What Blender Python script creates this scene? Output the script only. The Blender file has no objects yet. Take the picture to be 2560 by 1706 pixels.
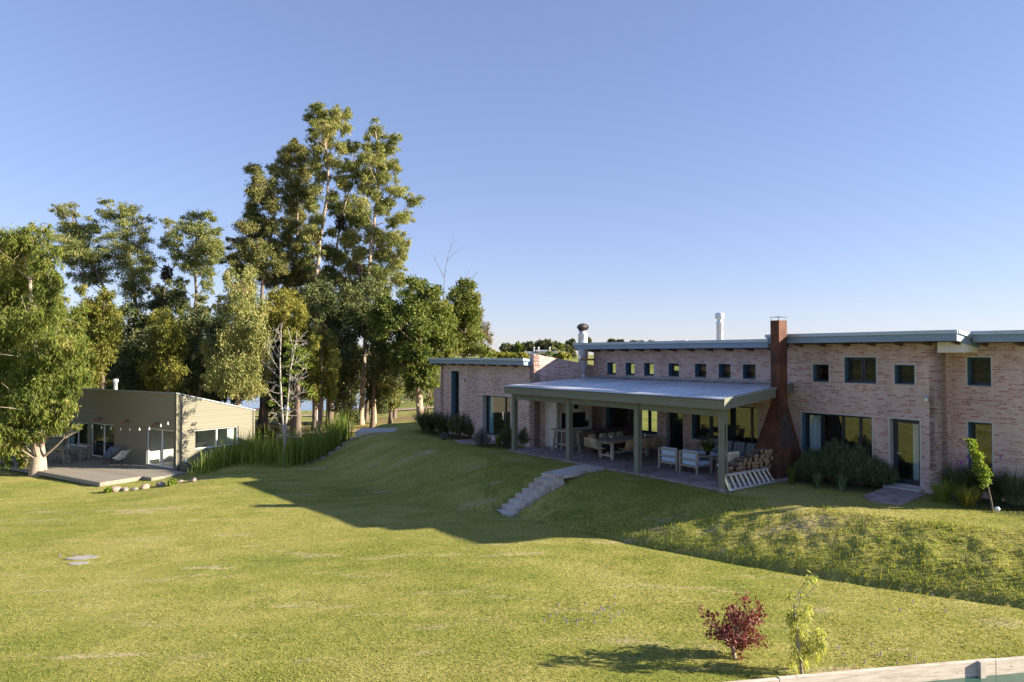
import bpy, bmesh, math, random
import numpy as np
from mathutils import Vector, Matrix
R = math.radians
C = bpy.context.scene.collection
SC = bpy.context.scene

# ------------------------------------------------------------------ camera, light, exposure
F_PX, CX, CY, CZ = 1760.0, 1280.0, 853.0, 4.2
TH = math.atan(34 / 1760.0)
cam_d = bpy.data.cameras.new('camera'); cam = bpy.data.objects.new('camera', cam_d); C.objects.link(cam)
cam.location = (0, 0, CZ); cam.rotation_euler = (R(90) + TH, 0, 0)
cam_d.sensor_width = 36.0; cam_d.lens = 36.0 * F_PX / 2560.0
cam_d.clip_start = 0.1; cam_d.clip_end = 6000
SC.camera = cam

SUN_AZ, SUN_EL = R(6.5), R(20.3)          # light travels to -X and slightly to +Y
w = bpy.data.worlds.new('World'); SC.world = w; w.use_nodes = True
nt = w.node_tree; nt.nodes.clear()
sky = nt.nodes.new('ShaderNodeTexSky'); sky.sky_type = 'NISHITA'; sky.sun_disc = False
sky.sun_elevation = SUN_EL; sky.sun_rotation = R(90) + SUN_AZ
sky.altitude = 0; sky.air_density = 1.0; sky.dust_density = 0.0; sky.ozone_density = 3.0
tint = nt.nodes.new('ShaderNodeMix'); tint.data_type = 'RGBA'; tint.blend_type = 'MULTIPLY'
tint.inputs['Factor'].default_value = 1.0; tint.inputs['B'].default_value = (1.09, 1.09, 1.41, 1)
bg = nt.nodes.new('ShaderNodeBackground'); bg.inputs['Strength'].default_value = 0.08
wo = nt.nodes.new('ShaderNodeOutputWorld')
gam = nt.nodes.new('ShaderNodeGamma'); gam.inputs['Gamma'].default_value = 0.63
nt.links.new(sky.outputs[0], gam.inputs['Color']); nt.links.new(gam.outputs[0], tint.inputs['A']); nt.links.new(tint.outputs['Result'], bg.inputs['Color'])
nt.links.new(bg.outputs[0], wo.inputs['Surface'])

sd = bpy.data.lights.new('sun', 'SUN'); sd.energy = 5.0; sd.angle = R(0.5); sd.color = (1.0, 0.89, 0.71)
sun = bpy.data.objects.new('sun', sd); C.objects.link(sun)
ldir = Vector((-math.cos(SUN_AZ), math.sin(SUN_AZ), -math.tan(SUN_EL))).normalized()
sun.rotation_euler = ldir.to_track_quat('-Z', 'Y').to_euler(); sun.location = (40, -10, 40)
SC.view_settings.view_transform = 'Standard'; SC.view_settings.look = 'None'
SC.view_settings.exposure = 1.6; SC.view_settings.gamma = 1.0

# ------------------------------------------------------------------ measuring: photo pixel -> world point
def ray(px, py):
    a = (px - CX) / F_PX; b = -(py - CY) / F_PX
    return np.array([a, math.cos(TH) - b * math.sin(TH), math.sin(TH) + b * math.cos(TH)])
def atY(px, py, Y):
    d = ray(px, py); return np.array([0, 0, CZ]) + d * (Y / d[1])
def atz(px, py, z):
    d = ray(px, py); return np.array([0, 0, CZ]) + d * ((z - CZ) / d[2])

# ------------------------------------------------------------------ helpers
def tag(o, label=None, cat=None, group=None, kind=None):
    if label: o['label'] = label
    if cat: o['category'] = cat
    if group: o['group'] = group
    if kind: o['kind'] = kind
    return o
def thing(name, label, cat, loc=(0, 0, 0), rz=0.0, group=None):
    o = bpy.data.objects.new(name, None); o.empty_display_size = 0.3; C.objects.link(o)
    o.location = loc; o.rotation_euler = (0, 0, rz)
    return tag(o, label, cat, group)
def copy_tree(o, parent=None):
    c = o.copy(); C.objects.link(c)
    if parent: c.parent = parent
    for ch in list(o.children): copy_tree(ch, c)
    return c

class MB:
    def __init__(s): s.v = []; s.f = []; s.m = []; s.sm = []
    def quad(s, a, b, c, d, m=0, smooth=False):
        n = len(s.v); s.v += [tuple(a), tuple(b), tuple(c), tuple(d)]; s.f.append((n, n+1, n+2, n+3)); s.m.append(m); s.sm.append(smooth)
    def hexa(s, p, m=0):          # 8 points: bottom ccw 0-3, top ccw 4-7
        n = len(s.v); s.v += [tuple(q) for q in p]
        for f in ((3,2,1,0),(4,5,6,7),(0,1,5,4),(1,2,6,5),(2,3,7,6),(3,0,4,7)):
            s.f.append(tuple(n+i for i in f)); s.m.append(m); s.sm.append(False)
    def box(s, x0, x1, y0, y1, z0, z1, m=0):
        s.hexa([(x0,y0,z0),(x1,y0,z0),(x1,y1,z0),(x0,y1,z0),(x0,y0,z1),(x1,y0,z1),(x1,y1,z1),(x0,y1,z1)], m)
    def bar(s, a, b, wd, ht, m=0, up=(0,0,1)):       # box beam between two points
        a = Vector(a); b = Vector(b); d = (b-a).normalized(); u = Vector(up)
        if abs(d.dot(u)) > 0.98: u = Vector((0,1,0))
        x = d.cross(u).normalized()*wd/2; z = x.cross(d).normalized()*ht/2
        s.hexa([a-x-z, a+x-z, b+x-z, b-x-z, a-x+z, a+x+z, b+x+z, b-x+z], m)
    def tube(s, pts, rad, n=8, m=0, cap=True):
        pts = [Vector(p) for p in pts]
        if not hasattr(rad, '__len__'): rad = [rad]*len(pts)
        rings = []
        for i, p in enumerate(pts):
            d = (pts[min(i+1, len(pts)-1)] - pts[max(i-1, 0)]).normalized()
            u = Vector((0,0,1)) if abs(d.z) < 0.9 else Vector((1,0,0))
            x = d.cross(u).normalized(); y = d.cross(x).normalized()
            k = len(s.v); rings.append(k)
            for j in range(n):
                a = 2*math.pi*j/n; s.v.append(tuple(p + (x*math.cos(a)+y*math.sin(a))*rad[i]))
        for i in range(len(pts)-1):
            for j in range(n):
                s.f.append((rings[i]+j, rings[i]+(j+1)%n, rings[i+1]+(j+1)%n, rings[i+1]+j)); s.m.append(m); s.sm.append(True)
        if cap:
            s.f.append(tuple(rings[0]+j for j in range(n))[::-1]); s.m.append(m); s.sm.append(False)
            s.f.append(tuple(rings[-1]+j for j in range(n))); s.m.append(m); s.sm.append(False)
    def lathe(s, prof, c=(0,0,0), n=20, m=0):
        k0 = len(s.v)
        for r_, z in prof:
            for j in range(n):
                a = 2*math.pi*j/n; s.v.append((c[0]+r_*math.cos(a), c[1]+r_*math.sin(a), c[2]+z))
        for i in range(len(prof)-1):
            for j in range(n):
                s.f.append((k0+i*n+j, k0+i*n+(j+1)%n, k0+(i+1)*n+(j+1)%n, k0+(i+1)*n+j)); s.m.append(m); s.sm.append(True)
    def build(s, name, mats, parent=None, bevel=0.0):
        me = bpy.data.meshes.new(name); me.from_pydata(s.v, [], s.f)
        if not isinstance(mats, (list, tuple)): mats = [mats]
        for q in mats: me.materials.append(q)
        me.polygons.foreach_set('material_index', s.m); me.polygons.foreach_set('use_smooth', s.sm)
        uv = me.uv_layers.new(name='uv')
        for p in me.polygons:
            nx, ny, nz = abs(p.normal.x), abs(p.normal.y), abs(p.normal.z)
            for li in p.loop_indices:
                c = me.vertices[me.loops[li].vertex_index].co
                if nz > nx and nz > ny: q = (c.x, c.y)
                elif nx > ny: q = (c.y, c.z)
                else: q = (c.x, c.z)
                uv.data[li].uv = q
        me.update()
        o = bpy.data.objects.new(name, me); C.objects.link(o)
        if parent: o.parent = parent
        if bevel:
            bv = o.modifiers.new('bevel', 'BEVEL'); bv.width = bevel; bv.segments = 2; bv.limit_method = 'ANGLE'
        return o

def np_mesh(name, V, Fc, mat, parent=None, attr=None, smooth=False):
    """V (N,3); Fc (M,k); attr per-vertex float called 'tint'"""
    me = bpy.data.meshes.new(name); V = np.asarray(V, np.float32); Fc = np.asarray(Fc, np.int32)
    k = Fc.shape[1]; me.vertices.add(len(V)); me.vertices.foreach_set('co', V.ravel())
    me.loops.add(Fc.size); me.loops.foreach_set('vertex_index', Fc.ravel())
    me.polygons.add(len(Fc)); me.polygons.foreach_set('loop_start', np.arange(0, Fc.size, k, dtype=np.int32))
    me.polygons.foreach_set('loop_total', np.full(len(Fc), k, np.int32))
    if smooth: me.polygons.foreach_set('use_smooth', np.ones(len(Fc), bool))
    if attr is not None:
        for an, av in (attr.items() if isinstance(attr, dict) else [('tint', attr)]):
            a = me.attributes.new(an, 'FLOAT', 'POINT'); a.data.foreach_set('value', np.asarray(av, np.float32))
    me.update(calc_edges=True)
    for q in (mat if isinstance(mat, (list, tuple)) else [mat]): me.materials.append(q)
    o = bpy.data.objects.new(name, me); C.objects.link(o)
    if parent: o.parent = parent
    return o

# value noise, numpy
def vnoise(x, y, seed=0):
    xi = np.floor(x).astype(np.int64); yi = np.floor(y).astype(np.int64); xf = x-xi; yf = y-yi
    def h(a, b):
        n = (a*374761393 + b*668265263 + seed*1442695041) & 0x7fffffff
        n = ((n ^ (n >> 13)) * 1274126177) & 0x7fffffff
        return ((n ^ (n >> 16)) & 0xffff) / 65535.0
    u = xf*xf*(3-2*xf); v_ = yf*yf*(3-2*yf)
    return (h(xi,yi)*(1-u)+h(xi+1,yi)*u)*(1-v_) + (h(xi,yi+1)*(1-u)+h(xi+1,yi+1)*u)*v_ - 0.5

# ------------------------------------------------------------------ materials
class NT:
    def __init__(s, name):
        s.mat = bpy.data.materials.new(name); s.mat.use_nodes = True; s.t = s.mat.node_tree
        s.p = s.t.nodes['Principled BSDF']; s.out = s.t.nodes['Material Output']
    def n(s, typ, **kw):
        nd = s.t.nodes.new(typ)
        for k, v_ in kw.items():
            if k in nd.inputs: nd.inputs[k].default_value = v_
            else: setattr(nd, k, v_)
        return nd
    def l(s, a, b): s.t.links.new(a, b)
    def coord(s, kind='Object'): return s.n('ShaderNodeTexCoord').outputs[kind]
    def mapping(s, src, scale=(1,1,1), rot=(0,0,0)):
        m = s.n('ShaderNodeMapping'); m.inputs['Scale'].default_value = scale; m.inputs['Rotation'].default_value = rot
        s.l(src, m.inputs['Vector']); return m.outputs[0]
    def noise(s, src, scale, detail=4, rough=0.55, out='Fac'):
        m = s.n('ShaderNodeTexNoise', Scale=scale, Detail=detail, Roughness=rough)
        if src is not None: s.l(src, m.inputs['Vector'])
        return m.outputs[out]
    def ramp(s, fac, stops):
        m = s.n('ShaderNodeValToRGB'); cr = m.color_ramp
        while len(cr.elements) < len(stops): cr.elements.new(0.5)
        for e, (p, c) in zip(cr.elements, stops): e.position = p; e.color = (c[0], c[1], c[2], 1) if hasattr(c, '__len__') else (c, c, c, 1)
        s.l(fac, m.inputs[0]); return m.outputs[0]
    def mix(s, fac, a, b, mode='MIX'):
        m = s.n('ShaderNodeMix', data_type='RGBA', blend_type=mode)
        for k, q in (('Factor', fac), ('A', a), ('B', b)):
            i = m.inputs[k] if k == 'Factor' else [z for z in m.inputs if z.name == k and z.type == 'RGBA'][0]
            if hasattr(q, 'links'): s.l(q, i)
            elif k == 'Factor': i.default_value = q
            else: i.default_value = (q[0], q[1], q[2], 1)
        return [z for z in m.outputs if z.type == 'RGBA'][0]
    def math(s, op, a, b=0.0):
        m = s.n('ShaderNodeMath', operation=op)
        for i, q in enumerate((a, b)):
            if hasattr(q, 'links'): s.l(q, m.inputs[i])
            else: m.inputs[i].default_value = q
        return m.outputs[0]
    def bump(s, h, strength=0.4, dist=0.02):
        b = s.n('ShaderNodeBump', Strength=strength, Distance=dist); s.l(h, b.inputs['Height']); s.l(b.outputs[0], s.p.inputs['Normal'])
    def col(s, q): s.l(q, s.p.inputs['Base Color'])

def simple(name, c, rough=0.6, metal=0.0, var=0.25, scale=3.0, bump=0.15, stretch=(1,1,1)):
    m = NT(name); src = m.mapping(m.coord(), stretch)
    n1 = m.noise(src, scale, 5, 0.6); n2 = m.noise(src, scale*9, 3, 0.6)
    lo = tuple(q*(1-var) for q in c); hi = tuple(min(1, q*(1+var)) for q in c)
    m.col(m.ramp(m.math('ADD', m.math('MULTIPLY', n1, 0.7), m.math('MULTIPLY', n2, 0.3)), [(0.3, lo), (0.7, hi)]))
    m.p.inputs['Roughness'].default_value = rough; m.p.inputs['Metallic'].default_value = metal
    if bump: m.bump(n2, bump, 0.01)
    return m.mat

def brick_mat(name, dark, midc, pale, mortar, bw=0.25, bh=0.07, ms=0.017, expo=0.5, bump=0.6):
    m = NT(name); uv = m.coord('UV')
    warp = m.n('ShaderNodeVectorMath', operation='MULTIPLY_ADD')
    m.l(m.noise(uv, 7.0, 2, 0.5, 'Color'), warp.inputs[0]); warp.inputs[1].default_value = (0.05, 0.016, 0); m.l(uv, warp.inputs[2])
    def br(col1, col2, mo):
        b = m.n('ShaderNodeTexBrick'); b.inputs['Scale'].default_value = 1.0
        b.inputs['Brick Width'].default_value = bw; b.inputs['Row Height'].default_value = bh; b.offset = 0.5; b.squash = 0.6; b.squash_frequency = 3
        b.inputs['Mortar Size'].default_value = ms; b.inputs['Mortar Smooth'].default_value = 0.3; b.inputs['Bias'].default_value = 0.0
        b.inputs['Color1'].default_value = (*col1, 1); b.inputs['Color2'].default_value = (*col2, 1); b.inputs['Mortar'].default_value = (*mo, 1)
        m.l(warp.outputs[0], b.inputs['Vector']); return b
    b = br((0, 0, 0), (1, 1, 1), (0.5, 0.5, 0.5))
    n1 = m.noise(m.mapping(uv, (2.6, 10.0, 1)), 1.5, 5, 0.65); n2 = m.noise(uv, 0.45, 4, 0.6); n3 = m.noise(uv, 45, 3, 0.7)
    k = m.math('ADD', m.math('MULTIPLY', b.outputs['Color'], 0.62), m.math('ADD', m.math('MULTIPLY', n1, 0.62), m.math('MULTIPLY', n2, 0.36)))
    e = expo
    c = m.ramp(k, [(e-0.02, dark), (e+0.14, midc), (e+0.34, pale)])
    slurry = m.ramp(m.math('ADD', m.math('MULTIPLY', n3, 0.4), m.math('MULTIPLY', n1, 0.6)), [(0.40, 0.0), (0.62, 0.75)])
    c = m.mix(m.math('MULTIPLY', slurry, 0.6), c, pale)
    c = m.mix(m.math('MULTIPLY', b.outputs['Fac'], 0.85), c, mortar)
    grime = m.ramp(m.noise(m.mapping(uv, (1.0, 0.22, 1)), 1.0, 4, 0.6), [(0.28, 0.74), (0.62, 1.04)])
    c = m.mix(1.0, c, grime, 'MULTIPLY')
    c = m.mix(0.4, c, m.ramp(n3, [(0.25, 0.65), (0.75, 1.25)]), 'MULTIPLY')
    m.col(c); m.p.inputs['Roughness'].default_value = 0.9
    m.bump(m.math('SUBTRACT', m.math('MULTIPLY', n3, 0.35), b.outputs['Fac']), bump, 0.012)
    return m.mat

def leaf_mat(name, stops, trans=0.35, rough=0.6):
    m = NT(name); a = m.n('ShaderNodeAttribute', attribute_name='tint')
    c = m.ramp(a.outputs['Fac'], stops); m.col(c)
    m.p.inputs['Roughness'].default_value = rough
    m.p.inputs['Specular IOR Level'].default_value = 0.2
    tr = m.n('ShaderNodeBsdfTranslucent'); m.l(m.mix(1.0, c, (1.15, 1.15, 0.55), 'MULTIPLY'), tr.inputs['Color'])
    mx = m.n('ShaderNodeMixShader'); mx.inputs[0].default_value = trans
    m.l(m.p.outputs[0], mx.inputs[1]); m.l(tr.outputs[0], mx.inputs[2]); m.l(mx.outputs[0], m.out.inputs[0])
    return m.mat

def glass_mat(name, ior=2.3, tintc=(0.75, 0.82, 0.80)):
    m = NT(name); m.t.nodes.remove(m.p)
    t = m.n('ShaderNodeBsdfTransparent'); t.inputs[0].default_value = (*tintc, 1)
    g = m.n('ShaderNodeBsdfGlossy'); g.inputs['Roughness'].default_value = 0.004; g.inputs['Color'].default_value = (0.95, 0.95, 0.95, 1)
    geo = m.coord('Object'); bp = m.n('ShaderNodeBump', Strength=0.05, Distance=0.01); m.l(m.noise(geo, 1.3, 2), bp.inputs['Height']); m.l(bp.outputs[0], g.inputs['Normal'])
    ge = m.n('ShaderNodeNewGeometry'); dt_ = m.n('ShaderNodeVectorMath', operation='DOT_PRODUCT'); m.l(ge.outputs['Normal'], dt_.inputs[0]); m.l(ge.outputs['Incoming'], dt_.inputs[1])
    f0 = ((ior-1)/(ior+1))**2; sch = m.math('POWER', m.math('SUBTRACT', 1.0, m.math('ABSOLUTE', dt_.outputs['Value'])), 5.0)
    fr = m.math('ADD', f0, m.math('MULTIPLY', sch, 1-f0))
    mx = m.n('ShaderNodeMixShader'); m.l(fr, mx.inputs[0]); m.l(t.outputs[0], mx.inputs[1]); m.l(g.outputs[0], mx.inputs[2])
    m.l(mx.outputs[0], m.out.inputs[0]); return m.mat

M = {}
M['brick'] = brick_mat('brick', (0.36, 0.145, 0.102), (0.54, 0.325, 0.265), (0.63, 0.46, 0.405), (0.58, 0.46, 0.42), bw=0.25, bh=0.073, ms=0.016, expo=0.57)
M['white_brick'] = brick_mat('white_brick', (0.55, 0.46, 0.40), (0.66, 0.58, 0.52), (0.76, 0.72, 0.66), (0.66, 0.61, 0.55), expo=0.45)
M['paver'] = brick_mat('paver', (0.20, 0.095, 0.08), (0.29, 0.20, 0.18), (0.34, 0.29, 0.29), (0.22, 0.19, 0.18), bw=0.24, bh=0.115, ms=0.008, expo=0.55, bump=0.3)
M['step_brick'] = brick_mat('step_brick', (0.36, 0.17, 0.13), (0.48, 0.41, 0.36), (0.56, 0.51, 0.46), (0.40, 0.36, 0.32), bw=0.12, bh=0.24, ms=0.012, expo=0.45, bump=0.4)
M['cement'] = simple('cement', (0.52, 0.49, 0.46), 0.9, var=0.2)
M['concrete'] = simple('concrete', (0.42, 0.40, 0.37), 0.9, var=0.25)
M['white_concrete'] = simple('white_concrete', (0.72, 0.68, 0.62), 0.85, var=0.1)
M['fascia'] = simple('fascia_paint', (0.20, 0.27, 0.35), 0.55, var=0.18, stretch=(0.4, 3, 6))
M['cap_metal'] = simple('cap_metal', (0.36, 0.43, 0.50), 0.42, 0.35, var=0.12)
M['teal'] = simple('teal_lining', (0.075, 0.150, 0.215), 0.5, var=0.15)
M['frame'] = simple('frame_paint', (0.022, 0.032, 0.040), 0.45, var=0.2)
M['green_wood'] = simple('green_wood', (0.165, 0.172, 0.130), 0.75, var=0.18, scale=2.0, stretch=(5, 5, 0.6))
M['green_wood_h'] = simple('green_wood_horizontal', (0.165, 0.172, 0.130), 0.75, var=0.18, scale=2.0, stretch=(0.5, 5, 6))
M['dark_wood'] = simple('dark_wood', (0.085, 0.055, 0.040), 0.8, var=0.35, stretch=(1, 6, 6))
M['counter_wood'] = simple('counter_wood', (0.11, 0.055, 0.035), 0.7, var=0.4, stretch=(8, 8, 0.8))
M['grey_wood'] = simple('grey_wood', (0.34, 0.29, 0.23), 0.85, var=0.25, stretch=(6, 1, 6))
M['pale_wood'] = simple('pale_wood', (0.50, 0.44, 0.36), 0.8, var=0.2, stretch=(3, 3, 3))
M['deck_wood'] = None
M['black'] = simple('black_metal', (0.012, 0.012, 0.014), 0.5, 0.2, var=0.3)
M['soot'] = simple('soot', (0.010, 0.010, 0.013), 0.95, var=0.4)
M['galv'] = simple('galvanised', (0.66, 0.67, 0.68), 0.42, 0.45, var=0.18, scale=5)
M['alu'] = simple('aluminium', (0.80, 0.82, 0.84), 0.32, 0.7, var=0.08)
M['white_frame'] = simple('white_frame', (0.78, 0.79, 0.80), 0.4, 0.0, var=0.04)
M['vent'] = simple('vent_metal', (0.10, 0.085, 0.075), 0.55, 0.6, var=0.4)
M['grey_sling'] = simple('grey_sling', (0.17, 0.20, 0.24), 0.95, var=0.1)
M['blue_cloth'] = simple('blue_cloth', (0.44, 0.56, 0.72), 0.95, var=0.08, scale=6)
M['white_cloth'] = simple('white_cloth', (0.78, 0.77, 0.74), 0.95, var=0.06, scale=6)
M['cream_cloth'] = simple('cream_cloth', (0.62, 0.56, 0.46), 0.95, var=0.1)
M['curtain'] = simple('curtain_cloth', (0.80, 0.86, 0.90), 0.95, var=0.05)
M['teal_cloth'] = simple('teal_curtain', (0.36, 0.60, 0.66), 0.95, var=0.1)
M['rattan'] = simple('pale_rattan', (0.56, 0.46, 0.33), 0.75, var=0.2, scale=14)
M['wicker'] = simple('tan_wicker', (0.42, 0.29, 0.15), 0.75, var=0.3, scale=30, bump=0.5)
M['lamp_glass'] = simple('lamp_glass', (0.80, 0.80, 0.78), 0.25, var=0.03)
M['stone'] = simple('stone', (0.272, 0.218, 0.182), 0.9, var=0.3, scale=5, bump=0.5)
M['slab'] = simple('pale_slab', (0.328, 0.308, 0.285), 0.9, var=0.2)
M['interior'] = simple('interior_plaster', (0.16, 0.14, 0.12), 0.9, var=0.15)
M['glass'] = glass_mat('window_glass', 2.05)
M['clear_glass'] = glass_mat('clear_glass', 1.6, (0.9, 0.92, 0.9))
M['nest'] = simple('twigs', (0.055, 0.035, 0.028), 0.95, var=0.5, scale=12)
M['terracotta'] = simple('terracotta', (0.30, 0.13, 0.07), 0.85, var=0.2)

def corten():
    m = NT('corten'); o = m.coord(); n1 = m.noise(m.mapping(o, (1, 1, 0.7)), 2.4, 6, 0.65); n2 = m.noise(o, 22, 4, 0.7)
    n3 = m.noise(m.mapping(o, (9, 9, 0.5)), 1.5, 4, 0.6)
    c = m.ramp(n1, [(0.30, (0.034, 0.014, 0.010)), (0.48, (0.085, 0.029, 0.016)), (0.68, (0.150, 0.055, 0.022))])
    c = m.mix(m.ramp(n3, [(0.55, 0.0), (0.75, 0.55)]), c, (0.035, 0.022, 0.020))
    c = m.mix(0.6, c, m.ramp(n2, [(0.3, 0.6), (0.7, 1.35)]), 'MULTIPLY')
    m.col(c); m.p.inputs['Roughness'].default_value = 0.85; m.bump(n2, 0.3, 0.01); return m.mat
M['corten'] = corten()
M['scorch'] = simple('scorched_steel', (0.055, 0.038, 0.034), 0.75, var=0.55, scale=5)

def corrugated():
    m = NT('corrugated_zinc'); o = m.coord(); n1 = m.noise(m.mapping(o, (0.5, 0.12, 1)), 3.0, 5, 0.6); n2 = m.noise(o, 18, 3)
    sep = m.n('ShaderNodeSeparateXYZ'); m.l(o, sep.inputs[0])
    seam = m.math('LESS_THAN', m.math('FRACT', m.math('MULTIPLY', sep.outputs[0], 1.0/0.836)), 0.035)
    sc = m.math('LESS_THAN', m.math('ABSOLUTE', m.math('ADD', sep.outputs[1], 4.78)), 0.022)
    dots = m.math('MULTIPLY', sc, m.math('LESS_THAN', m.math('FRACT', m.math('MULTIPLY', sep.outputs[0], 1.0/0.152)), 0.42))
    c = m.ramp(n1, [(0.3, (0.55, 0.57, 0.61)), (0.7, (0.70, 0.72, 0.76))])
    c = m.mix(m.math('MULTIPLY', seam, 0.55), c, (0.12, 0.12, 0.14)); c = m.mix(dots, c, (0.06, 0.06, 0.07))
    m.col(c); m.p.inputs['Roughness'].default_value = 0.45; m.p.inputs['Metallic'].default_value = 0.35; m.bump(n2, 0.1, 0.005); return m.mat
M['zinc'] = corrugated()

def planks(name, c, pitch, axis, var=0.2, rough=0.8, groove=0.06, grain=(1, 1, 1), groove_k=0.75):
    m = NT(name); o = m.coord(); sep = m.n('ShaderNodeSeparateXYZ'); m.l(o, sep.inputs[0])
    q = m.math('MULTIPLY', sep.outputs[axis], 1.0/pitch); fr = m.math('FRACT', q); fl = m.math('FLOOR', q)
    wn = m.n('ShaderNodeTexWhiteNoise', noise_dimensions='1D'); m.l(fl, wn.inputs['W'])
    n1 = m.noise(m.mapping(o, grain), 3.0, 5, 0.65); n2 = m.noise(o, 0.6, 4)
    k = m.math('ADD', m.math('MULTIPLY', wn.outputs[0], 0.35), m.math('ADD', m.math('MULTIPLY', n1, 0.45), m.math('MULTIPLY', n2, 0.25)))
    cc = m.ramp(k, [(0.25, tuple(x*(1-var) for x in c)), (0.8, tuple(x*(1+var) for x in c))])
    gr = m.math('LESS_THAN', fr, groove)
    m.col(m.mix(m.math('MULTIPLY', gr, groove_k), cc, tuple(x*0.25 for x in c)))
    m.p.inputs['Roughness'].default_value = rough
    m.bump(m.math('SUBTRACT', m.math('MULTIPLY', fr, 0.6), gr), 0.6, 0.02); return m.mat
M['siding'] = planks('timber_siding', (0.225, 0.207, 0.150), 0.145, 2, 0.07, grain=(0.5, 0.5, 10), groove_k=0.32)
M['deck_wood'] = planks('deck_boards', (0.27, 0.24, 0.19), 0.14, 1, 0.2, grain=(0.6, 9, 1))
M['roof_grey'] = simple('roof_sheet', (0.30, 0.32, 0.34), 0.5, 0.4)

def bark(name, stops, scale=3.0):
    m = NT(name); o = m.coord(); n1 = m.noise(m.mapping(o, (1.4, 1.4, 0.35)), scale, 6, 0.7); n2 = m.noise(m.mapping(o, (5, 5, 1)), scale*2, 4, 0.7)
    m.col(m.ramp(m.math('ADD', m.math('MULTIPLY', n1, 0.65), m.math('MULTIPLY', n2, 0.35)), stops)); m.p.inputs['Roughness'].default_value = 0.9
    m.bump(n2, 0.7, 0.03); return m.mat
M['euc_bark'] = bark('eucalyptus_bark', [(0.3, (0.170, 0.116, 0.080)), (0.5, (0.357, 0.274, 0.200)), (0.72, (0.527, 0.440, 0.344))])
M['pale_bark'] = bark('pale_bark', [(0.3, (0.169, 0.120, 0.085)), (0.48, (0.339, 0.270, 0.212)), (0.7, (0.469, 0.402, 0.339))], 4)
M['white_bark'] = bark('white_bark', [(0.25, (0.276, 0.237, 0.201)), (0.55, (0.433, 0.387, 0.344))], 5)
M['dark_bark'] = bark('dark_bark', [(0.3, (0.09, 0.065, 0.05)), (0.7, (0.22, 0.165, 0.125))])

M['leaf_euc'] = leaf_mat('leaf_eucalyptus', [(0.0, (0.084, 0.111, 0.034)), (0.4, (0.198, 0.221, 0.069)), (0.8, (0.332, 0.332, 0.114)), (1.0, (0.449, 0.386, 0.164))], 0.3)
M['leaf_blue'] = leaf_mat('leaf_bluegum', [(0.0, (0.086, 0.103, 0.035)), (0.5, (0.206, 0.209, 0.071)), (1.0, (0.389, 0.337, 0.134))], 0.25)
M['leaf_near'] = leaf_mat('leaf_near', [(0.0, (0.050, 0.079, 0.014)), (0.45, (0.136, 0.174, 0.032)), (0.8, (0.245, 0.263, 0.061)), (1.0, (0.326, 0.298, 0.097))], 0.35)
M['leaf_olive'] = leaf_mat('leaf_olive', [(0.0, (0.100, 0.119, 0.025)), (0.5, (0.219, 0.218, 0.044)), (1.0, (0.362, 0.331, 0.082))], 0.35)
M['leaf_green'] = leaf_mat('leaf_green', [(0.0, (0.049, 0.081, 0.017)), (0.5, (0.131, 0.169, 0.035)), (1.0, (0.254, 0.256, 0.065))], 0.3)
M['leaf_fresh'] = leaf_mat('leaf_fresh', [(0.0, (0.128, 0.200, 0.028)), (1.0, (0.320, 0.384, 0.080))], 0.45)
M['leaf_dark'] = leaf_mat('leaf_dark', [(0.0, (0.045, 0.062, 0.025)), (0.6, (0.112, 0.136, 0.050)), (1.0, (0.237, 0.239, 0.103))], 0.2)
M['leaf_brown'] = leaf_mat('leaf_brown', [(0.0, (0.091, 0.072, 0.033)), (1.0, (0.247, 0.195, 0.091))], 0.2)
M['leaf_red'] = leaf_mat('leaf_red', [(0.0, (0.065, 0.025, 0.021)), (0.5, (0.199, 0.045, 0.050)), (0.85, (0.329, 0.118, 0.101)), (1.0, (0.449, 0.301, 0.218))], 0.3)
M['leaf_willow'] = leaf_mat('leaf_willow', [(0.0, (0.240, 0.300, 0.060)), (0.6, (0.460, 0.470, 0.140)), (1.0, (0.660, 0.620, 0.280))], 0.45)
M['leaf_rosemary'] = leaf_mat('leaf_rosemary', [(0.0, (0.051, 0.086, 0.036)), (0.6, (0.123, 0.170, 0.071)), (1.0, (0.288, 0.340, 0.178))], 0.2)
M['leaf_lavender'] = leaf_mat('leaf_lavender', [(0.0, (0.078, 0.091, 0.091)), (0.7, (0.169, 0.182, 0.169)), (1.0, (0.260, 0.247, 0.312))], 0.2)
M['leaf_reed'] = leaf_mat('leaf_reed', [(0.0, (0.083, 0.128, 0.020)), (0.6, (0.180, 0.255, 0.041)), (1.0, (0.360, 0.383, 0.093))], 0.35)
M['leaf_far'] = leaf_mat('leaf_far', [(0.0, (0.075, 0.093, 0.051)), (1.0, (0.195, 0.195, 0.098))], 0.2)
M['flower'] = simple('purple_petals', (0.30, 0.05, 0.30), 0.7, var=0.2)
M['grass_blade'] = leaf_mat('grass_blade', [(0.0, (0.144, 0.195, 0.029)), (0.45, (0.279, 0.299, 0.061)), (0.8, (0.398, 0.380, 0.115)), (1.0, (0.473, 0.437, 0.202))], 0.4, 0.7)

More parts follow.
